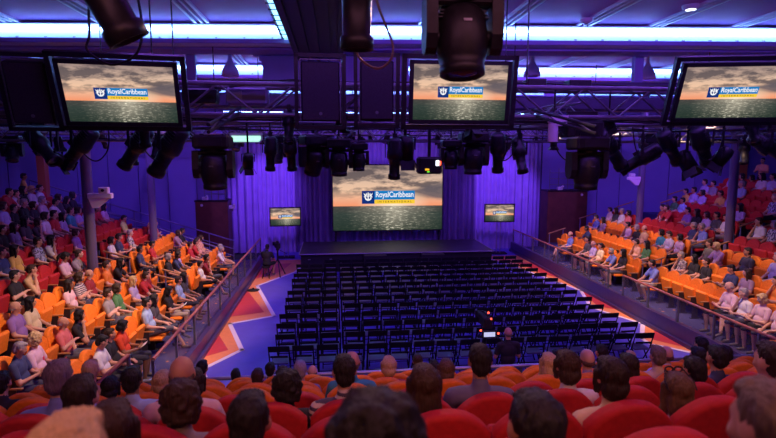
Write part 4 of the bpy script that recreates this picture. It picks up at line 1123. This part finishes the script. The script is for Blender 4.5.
def fuse(name, prims, voxel, mats, smooth=2, jitter=0):
    b = MB()
    for p in prims: prim_mesh(b, p)
    me = b.mesh('tmp', []); o = bpy.data.objects.new('tmp', me); COL.objects.link(o)
    md = o.modifiers.new('r', 'REMESH'); md.mode = 'VOXEL'; md.voxel_size = voxel
    if smooth: s = o.modifiers.new('s', 'SMOOTH'); s.iterations = smooth; s.factor = .5
    dg = bpy.context.evaluated_depsgraph_get(); out = bpy.data.meshes.new_from_object(o.evaluated_get(dg)); out.name = name
    bpy.data.objects.remove(o); out.materials.clear()
    for m in mats: out.materials.append(m)
    if len(mats) > 1:
        idx = []
        for p in out.polygons:
            c = p.center; best = min(prims, key=lambda q: dist(q, c)); idx.append(best[-1])
        out.polygons.foreach_set('material_index', idx)
    out.polygons.foreach_set('use_smooth', [True]*len(out.polygons))
    if jitter:
        for v in out.vertices:
            c = v.co; n_ = noise.noise(Vector((c.x*95, c.y*95, c.z*16))) + .7*noise.noise(Vector((c.x*30, c.y*30, c.z*22))); v.co = c + v.normal*n_*jitter
    out.update(); return out
SK, TP, TR, SH, EY, LP = range(6)
BM_ = [SKIN, TOP, TROU, SHOE, EYE, LIP]
def hand(w_, d, n, side):
    """palm + four fingers + thumb; w_ wrist, d direction, n back-of-hand normal, side +1/-1 thumb side"""
    w_ = Vector(w_); d = Vector(d).normalized(); n = Vector(n); n = (n - d*n.dot(d)).normalized(); s = d.cross(n)*side; P = []
    P.append(seg(w_, w_ + d*.06, .026, .030, SK)); P.append(seg(w_ + d*.045 - s*.02, w_ + d*.045 + s*.02, .02, .02, SK))
    for i, L in enumerate((.070, .080, .074, .058)):
        b0 = w_ + d*.08 + s*(.030 - .020*i); k1 = b0 + d*L*.55 - n*.010; k2 = k1 + d*L*.35 - n*.030
        P += [seg(b0 - d*.02, k1, .0095, .009, SK), seg(k1, k2, .009, .0075, SK)]
    t0 = w_ + d*.03 + s*.025; t1 = t0 + (d*.6 + s).normalized()*.04; t2 = t1 + (d + s*.2 - n*.4).normalized()*.032
    P += [seg(t0, t1, .012, .011, SK), seg(t1, t2, .011, .009, SK)]; return P
def head_prims(M):
    def T(p): return M @ Vector(p)
    M3 = M.to_3x3()
    P = [ell(T((0, -.008, .022)), (.076, .096, .092), SK, M3), ell(T((0, .020, -.035)), (.060, .070, .078), SK, M3), seg(T((0, .035, -.088)), T((0, .058, -.092)), .028, .024, SK),
         seg(T((0, .086, .008)), T((0, .106, -.022)), .009, .013, SK), seg(T((-.032, .078, .026)), T((.032, .078, .026)), .012, .012, SK)]
    for sx in (-1, 1):
        P += [ell(T((sx*.080, -.005, -.008)), (.010, .020, .031), SK, M3), ell(T((sx*.040, .055, -.025)), (.026, .028, .026), SK, M3), ell(T((sx*.029, .079, .009)), (.013, .011, .0085), EY, M3)]
    P += [seg(T((-.018, .083, -.056)), T((.018, .083, -.056)), .0085, .0085, LP)]
    return P
def body(pose, yaw, sleeve='short', stand=False):
    """seated facing +Y, floor z=0; yaw turns the head (positive = toward -X); returns mesh and head matrix"""
    P = []; lean = {'lean': .26, 'book': .06, 'phone': .10, 'chin': .12}.get(pose, 0.); hz = .52
    def tor(y, z):                                         # torso leans about the hip
        a = lean*.9; y0, z0 = .13, .52; dy, dz = y-y0, z-z0; return (y0 + dy*cos(a) + dz*sin(a), z0 + dz*cos(a) - dy*sin(a))
    def V_(x, y, z): q = tor(y, z); return (x, q[0], q[1])
    P += [ell((0, .13, .53), (.175, .15, .11), TR), ell(V_(0, .12, .66), (.165, .13, .16), TP), ell(V_(0, .07, .83), (.185, .12, .18), TP), seg(V_(-.135, .055, .945), V_(.135, .055, .945), .072, .072, TP),
          seg(V_(0, .05, .97), V_(0, .05, 1.035), .085, .060, TP), seg(V_(0, .055, 1.0), V_(0, .082, 1.12), .054, .052, SK)]
    hp = Vector(V_(0, .088, 1.185)); nod = {'book': -.38, 'phone': -.42, 'lean': -.05}.get(pose, -.06)
    HM = Matrix.Translation(hp) @ Matrix.Rotation(yaw, 4, 'Z') @ Matrix.Rotation(nod, 4, 'X')
    P += head_prims(HM)
    arms = {'lap': [((.25, .13, .70), (.13, .37, .60)), ((-.25, .13, .70), (-.10, .39, .61))],
            'cross': [((.25, .14, .71), (-.07, .235, .78)), ((-.25, .14, .71), (.07, .27, .72))],
            'chin': [((.21, .30, .66), (.05, .235, .99)), ((-.24, .15, .70), (.08, .30, .66))],
            'lean': [((.24, .36, .66), (.08, .58, .62)), ((-.24, .36, .66), (-.06, .60, .64))],
            'book': [((.24, .18, .68), (.11, .40, .70)), ((-.24, .18, .68), (-.11, .40, .70))],
            'phone': [((.24, .20, .68), (.05, .43, .76)), ((-.24, .20, .68), (-.06, .40, .72))],
            'legs': [((.25, .12, .70), (.17, .36, .64)), ((-.25, .13, .70), (-.12, .40, .66))]}[pose]
    for sx, (e, w_) in zip((1, -1), arms):
        sh = Vector(V_(sx*.185, .055, .94)); e = Vector(e); w_ = Vector(w_)
        mid = sh.lerp(e, .62 if sleeve == 'short' else 1.)
        P += [seg(sh, mid, .066, .058, TP), seg(sh, e, .050, .043, SK), seg(e, w_, .042, .029, SK if sleeve == 'short' else TP)]
        if sleeve == 'long': P += [seg(e, w_.lerp(e, .12), .048, .036, TP)]
        d = (w_ - e).normalized()
        if pose in ('lap', 'legs'): d = Vector((-sx*.35, .9, -.2))
        if pose in ('book', 'phone'): d = Vector((-sx*.4, .6, .45))
        if pose == 'chin' and sx > 0: d = Vector((-.25, -.2, .9))
        n = Vector((0, -.2, 1)) if pose not in ('chin', 'book', 'phone') else Vector((sx*.8, .6, -.1))
        P += hand(w_, d, n, sx)
    for sx in (-1, 1):
        k = Vector((sx*.12, .56, .50)); a = Vector((sx*.13, .52, .10)); hip = Vector((sx*.095, .14, .51))
        if pose == 'legs': k = Vector((sx*.10, .58, .52 + .07*(sx > 0))); a = Vector((sx*.10 if sx < 0 else -.20, .80, .12 + .26*(sx > 0)))
        if pose == 'chin' and sx > 0: k = Vector((.07, .56, .58)); a = Vector((-.12, .70, .26))
        if pose == 'lean': a = Vector((sx*.15, .42, .10)); k = Vector((sx*.15, .55, .49))
        P += [seg(hip, k, .092, .066, TR), seg(k, k.lerp(a, .55), .062, .052, TR if sleeve == 'long' else SK), seg(k, a, .056, .038, SK if sleeve == 'short' else TR)]
        f = Vector((0, 1, -.15)) if a.z < .2 else Vector((.1, .8, -.5)); f.normalize()
        P += [seg(a + Vector((0, -.02, -.05)), a + f*.14 + Vector((0, 0, -.055)), .042, .036, SH)]
    return fuse('person_' + pose, P, .013, BM_, 2), HM
def body_standing():
    P = [ell((0, 0, .95), (.17, .12, .13), TR), ell((0, 0, 1.12), (.16, .115, .16), TP), ell((0, .0, 1.30), (.185, .115, .18), TP), seg((-.135, 0, 1.42), (.135, 0, 1.42), .07, .07, TP), seg((0, 0, 1.45), (0, 0, 1.50), .085, .058, TP), seg((0, 0, 1.48), (0, .02, 1.58), .054, .052, SK)]
    HM = Matrix.Translation((0, .03, 1.655)) @ Matrix.Rotation(-.1, 4, 'X'); P += head_prims(HM)
    for sx in (-1, 1):
        sh = Vector((sx*.185, 0, 1.41)); e = Vector((sx*.25, .06, 1.14)); w_ = Vector((sx*.14, .28, 1.20))
        P += [seg(sh, sh.lerp(e, .62), .066, .058, TP), seg(sh, e, .05, .043, SK), seg(e, w_, .042, .029, SK)] + hand(w_, (-sx*.3, .9, .1), (0, 0, 1), sx)
        P += [seg((sx*.09, 0, .92), (sx*.10, .02, .50), .095, .068, TR), seg((sx*.10, .02, .50), (sx*.11, -.01, .09), .066, .045, TR), seg((sx*.11, -.03, .045), (sx*.12, .15, .04), .042, .036, SH)]
    return fuse('person_standing', P, .014, BM_, 2), HM
POSES = {}
YAW = {'L': .50, 'R': -.50, 'F': 0.}
def get_pose(p, bk):
    if (p, bk) not in POSES:
        POSES[p, bk] = body(p, YAW[bk], 'long' if p in ('legs',) and bk == 'F' else 'short')
    return POSES[p, bk]
def hair_mesh(st, voxel=.011):
    H = []
    if st == 'short': H = [ell((0, -.022, .036), (.083, .093, .090), 0), ell((0, -.052, -.018), (.070, .062, .072), 0), ell((0, .035, .088), (.058, .050, .030), 0)]
    elif st == 'bald': H = [ell((0, -.050, -.030), (.076, .052, .042), 0), ell((.070, -.012, -.012), (.013, .030, .026), 0), ell((-.070, -.012, -.012), (.013, .030, .026), 0)]
    elif st == 'curly':
        H = [ell((0, -.025, .035), (.100, .108, .105), 0), ell((0, -.05, -.03), (.098, .085, .085), 0)]; rn = random.Random(5)
        for i in range(70):
            a = rn.uniform(0, 2*pi); z = rn.uniform(-.09, .12); rr = .095*math.sqrt(max(.05, 1-(z/.14)**2)); y = -.03 + rr*sin(a)
            if y > .045 and z < .07: continue
            H.append(ell((rr*cos(a), y, z), (.024, .024, .022), 0))
    elif st in ('bob', 'long', 'ponytail'):
        H = [ell((0, -.022, .034), (.090, .100, .094), 0), ell((0, .030, .090), (.062, .058, .030), 0)]
        if st == 'bob':
            H += [ell((0, -.050, -.045), (.088, .070, .080), 0)]
            for sx in (-1, 1): H.append(seg((sx*.078, .005, .03), (sx*.074, .020, -.080), .026, .020, 0))
        if st == 'long':
            H += [ell((0, -.055, -.07), (.088, .058, .13), 0), ell((0, -.068, -.20), (.080, .040, .12), 0)]
            for sx in (-1, 1): H += [seg((sx*.078, .0, .03), (sx*.080, .01, -.15), .026, .026, 0), seg((sx*.080, .01, -.15), (sx*.065, .0, -.25), .026, .012, 0)]
        if st == 'ponytail': H += [ell((0, -.052, -.02), (.074, .062, .07), 0), seg((0, -.11, .05), (0, -.16, -.04), .032, .036, 0), seg((0, -.16, -.04), (0, -.13, -.20), .036, .014, 0)]
    return fuse('hair', H, .0085, [HAIR], 2, .0075 if st != 'bald' else .002)
HAIRS = {s: hair_mesh(s) for s in ('short', 'bald', 'curly', 'bob', 'long', 'ponytail')}
CT = dict(white=(.72,.70,.74), red=(.52,.03,.04), black=(.018,.016,.022), charcoal=(.06,.055,.07), lavender=(.45,.38,.66), pink=(.70,.48,.56), teal=(.05,.30,.36), lightblue=(.34,.48,.74), lime=(.60,.66,.18), purple=(.30,.16,.46), mauve=(.36,.24,.34), checked=(.42,.46,.70), navy=(.035,.045,.13), yellow=(.72,.50,.10), grey=(.30,.28,.30), tan=(.58,.38,.20), striped=(.58,.50,.48), maroon=(.28,.02,.03), orange=(.80,.22,.03), cream=(.74,.62,.38), green=(.07,.22,.08), coral=(.70,.17,.18), scarlet=(.75,.07,.02), peach=(.78,.42,.28), blue=(.17,.22,.60), floral=(.50,.48,.52), patterned=(.42,.36,.38), olive=(.28,.26,.16), slate=(.13,.13,.24))
CH = dict(black=(.006,.005,.007), brown=(.036,.018,.010), grey=(.30,.27,.28), blond=(.62,.45,.20), bald=(.10,.06,.04), darkbrown=(.016,.009,.007), purplegrey=(.14,.10,.16), lightbrown=(.12,.07,.035), greybrown=(.16,.12,.09))
HN = dict(black='black hair', brown='brown hair', grey='grey hair', blond='blond hair', bald='bald head', darkbrown='dark brown hair', purplegrey='dark grey hair', lightbrown='light brown hair', greybrown='grey-brown hair')
PN = dict(lap='hands in lap', cross='arms folded', chin='hand on chin', lean='leaning forward', book='holding a booklet', phone='looking at phone', legs='legs crossed')
def person(root_name, mesh, HM, top, hair, style, loc, rz, scale, label, skin=None, trou=None, extra=None, hyaw=0):
    o = link('person', mesh, loc=loc); o.rotation_euler = (0, 0, rz); o.scale = scale
    rn = random.Random(hash((round(loc[0], 2), round(loc[1], 2), 1)) % 99991)
    sk = skin or rn.choice(((.62, .33, .22), (.58, .30, .19), (.66, .38, .27), (.50, .25, .15), (.30, .14, .08)) if hair == 'black' else ((.64, .35, .25), (.68, .40, .30), (.60, .31, .21)))
    o['skin_tint'] = sk; o['top_tint'] = CT[top]; o['trouser_tint'] = trou or rn.choice(((.03, .03, .06), (.05, .05, .10), (.30, .25, .20), (.10, .10, .14), (.42, .36, .30), (.02, .02, .03)))
    o['stripe'] = 1.0 if top in ('striped',) else 0.0; o['mottle'] = 1.0 if top in ('floral', 'patterned', 'checked') else 0.0
    tag(o, label, 'person', 'seated audience members')
    h = link('hair', HAIRS[style], o); h.matrix_local = HM; h['hair_tint'] = CH[hair]
    return o
def booklet(o, loc, rot, red=False):
    """a folded booklet in the hands: it is held, so a thing of its own"""
    b = MB(); b.box((-.055, 0, 0), (.11, .15, .006), 0); b.box((.055, 0, 0), (.11, .15, .006), 0)
    m = b.mesh('booklet', [REDP if red else PAPER]); q = link('booklet', m); q.matrix_world = o.matrix_basis @ Matrix.Translation(loc) @ Matrix.Rotation(rot, 4, 'X')
    return q
nb = 0
for (bk, k, j), q in TABLE.items():
    e, top, hair, style, pose = float(q[0]), q[1], q[2], q[3], q[4]
    if bk == 'L' and k == 8: continue
    me, HM = get_pose(pose, bk); y = sy(bk, j, k); sg = -1 if bk == 'L' else 1; X = BX[bk] + sg*(.85*k) - sg*.02
    rz = (R(-90) if bk == 'L' else R(90)) + (R(8) if bk == 'L' else R(-8))
    s = 1 + e/1.25*.5; n = sidx[bk, k, j]
    hs = HN[hair] if style != 'bald' else 'bald head'
    lab = 'person in %s shirt, %s, %s, %s %s row, %s from stage' % (top, hs, PN[pose], BN[bk], ORD[k], ORD[n])
    o = person('person', me, HM, top, hair, style, (X, y, RISE[bk][k]), rz, (s, s, s), lab)
    if pose == 'book':
        nb += 1; red = nb % 3 == 0; b_ = booklet(o, (0, .50, .745), R(35), red)
        tag(b_, '%s booklet held by person in %s shirt, %s %s row, %s from stage' % ('red' if red else 'white', top, BN[bk], ORD[k], ORD[n]), 'booklet', 'booklets in the audience')
    if pose == 'phone':
        m = MB(); m.box((0, 0, 0), (.075, .008, .15), bev=.003); m.box((0, -.006, 0), (.065, .002, .13), 1); b_ = m.build('phone', [BLK, mat('dim_phone_screen', (.1, .12, .2), emit=(.25, .4, .8), es=.5)])
        b_.matrix_world = o.matrix_basis @ Matrix.Translation((0, .52, .83)) @ Matrix.Rotation(R(-35), 4, 'X')
        tag(b_, 'phone held by person in %s shirt, %s row of %s, %s from stage' % (top, ORD[k], BN[bk], ORD[n]), 'phone', 'phones in the audience')
    if top in ('white', 'pink', 'lightblue', 'maroon') and n % 3 == 0:       # name badges on lanyards
        b = MB(); b.box((-.05, .205, .80), (.06, .008, .08)); b.build('name_badge', [REDP if n % 2 else PAPER], o)
for k, P in FG.items():
    Y = .95 + .85*k; z = 3.5 - .39*Y
    for x, e, top, hair, style in P:
        pose = ('lap', 'cross', 'lap')[int(abs(x)*10) % 3]
        me, HM = get_pose(pose, 'F'); n = sidx.get(('F', k, round(FGX[k, x], 3)), 0)
        s = 1 + (e - (.085, .085, .05)[k] if k < 3 else e - .015)/1.2; s = max(.88, min(1.06, s)); hs = HN[hair] if style != 'bald' else 'bald head'
        wx = 1.0
        lab = 'person from behind in %s top, %s, rear block %s row, %s from left' % (top, hs, ORD[8-k], ORD[n])
        person('person', me, HM, top, hair, style, (FGX[k, x] + max(-.13, min(.13, x - FGX[k, x])) if k > 2 else x, Y - (.30 if top == 'olive' else 0), z), R(random.uniform(-9, 9)), (s, s, s) if top != 'olive' else (s*1.14, s*1.1, s), lab)['group'] = 'audience in the rear block'
# sunglasses pushed up on the long haired woman
# standing people, camera crew
ST, SHM = body_standing()
for top, hair, style, loc, rz, sc_, lab in (('black', 'greybrown', 'bald', (3.25, 9.25, 0), 0, .93, 'standing person in black shirt seen from behind at the camera tripod'),
        ('yellow', 'black', 'short', (-10.6, 19.0, 2.6), R(-60), .95, 'standing person in yellow top behind the last row of left bank'),
        ('peach', 'black', 'short', (17.6, 19.9, 3.1), R(110), .95, 'standing person in peach top behind the last row of right bank')):
    o = person('person', ST, SHM, top, hair, style, loc, rz, (sc_,)*3, lab, trou=(.02, .02, .03)); o['group'] = 'people on their feet'
def tripod(loc, h, rz, lab, screen):
    r = empty('video_camera_tripod', loc, rz)
    for i in range(3):
        a = 2*pi*i/3 + .5; b = MB(); b.tube([(0, 0, h - .35), (.38*cos(a), .38*sin(a), .02)], .022, 8); l = b.build('leg', [BLK], r); b = MB(); b.tube([(.38*cos(a), .38*sin(a), .0), (.38*cos(a), .38*sin(a), .04)], .03, 8); b.build('foot', [BLK], l)
    b = MB(); b.tube([(0, 0, h - .45), (0, 0, h)], .035, 10); b.tube([(0, 0, h), (0, 0, h + .08)], .06, 12); b.build('centre_column', [BLK], r)
    b = MB(); b.box((0, .0, h + .20), (.16, .42, .22), bev=.02); b.tube([(0, .2, h + .2), (0, .42, h + .2)], .07, 14); b.box((0, .44, h + .2), (.17, .06, .14)); b.box((0, -.05, h + .36), (.04, .25, .04)); b.build('camera_body', [BLKM], r)
    b = MB(); b.tube([(.02, -.1, h + .05), (.25, -.5, h - .08)], .012, 6); b.build('pan_handle', [BLK], r)
    if screen:
        b = MB(); b.box((0, -.27, h + .02), (.30, .03, .16), bev=.01); mo = b.build('viewfinder_monitor', [BLKM], r); b = MB(); b.box((0, -.287, h + .02), (.22, .004, .09)); b.build('lit_screen', [mat('dim_monitor_face', (.4, .4, .5), emit=(.45, .5, .7), es=1.1)], mo)
        for p in ((-.17, -.27, h + .10), (.18, -.27, h + .03), (.05, -.2, h + .30), (0, -.18, h + .42)): b = MB(); b.box(p, (.03, .02, .03)); b.build('tally_light', [LEDR], r)
    return tag(r, lab, 'camera')
tripod((2.93, 9.7, 0), 1.45, 0, 'black video camera with red lights on tripod behind the folding chairs', True)
tripod((-2.35, 21.2, 0), 1.05, R(20), 'video camera on spread tripod by the left corner of the stage', False)
me, HM = get_pose('lean', 'F')
o = person('person', me, HM, 'black', 'black', 'short', (-2.78, 20.75, .05), R(-15), (1, 1, 1), 'seated camera operator in black beside the tripod by the stage', trou=(.01, .01, .01)); o['group'] = 'camera crew'
b = MB(); b.lathe([(.16, .42), (.17, .45), (.16, .48)], 16); o = b.build('stool', [BLKM], loc=(-2.78, 20.85, 0))
for i in range(4): b = MB(); a = pi/4 + pi/2*i; b.tube([(.12*cos(a), .12*sin(a), .43), (.19*cos(a), .19*sin(a), 0)], .014, 6); b.build('leg', [BLK], o)
tag(o, 'black round stool under the seated camera operator', 'stool')
b = MB(); b.lathe([(.22, 0), (.23, .02), (.10, .04)], 20); o = b.build('stand_base_plate', [BLKM], loc=(-3.0, 18.9, 0)); b = MB(); b.tube([(0, 0, .03), (0, 0, .10)], .03, 8); b.build('socket', [BLK], o); tag(o, 'round black base plate on the floor beside the left railing', 'base plate')
# sunglasses pushed up into light brown hair
for q in COL.objects:
    if q.get('category') == 'person' and 'light brown hair' in q.get('label', '') and 'pink' in q['label']:
        h = [c for c in q.children if c.name.startswith('hair')][0]
        b = MB()
        for sx in (-1, 1): b.tube([(sx*.03 + .026*cos(a*pi/6), .055, .125 + .018*sin(a*pi/6)) for a in range(13)], .006, 5); b.tube([(sx*.06, .05, .125), (sx*.094, -.02, .075), (sx*.090, -.07, .03)], .005, 5)
        g = b.build('sunglasses', [BLK]); g.matrix_world = q.matrix_basis @ h.matrix_local; tag(g, 'dark sunglasses pushed up on the long light brown hair of the rear block woman', 'sunglasses'); break
for pr in (ch, one): pass
print('objects', len(COL.objects))
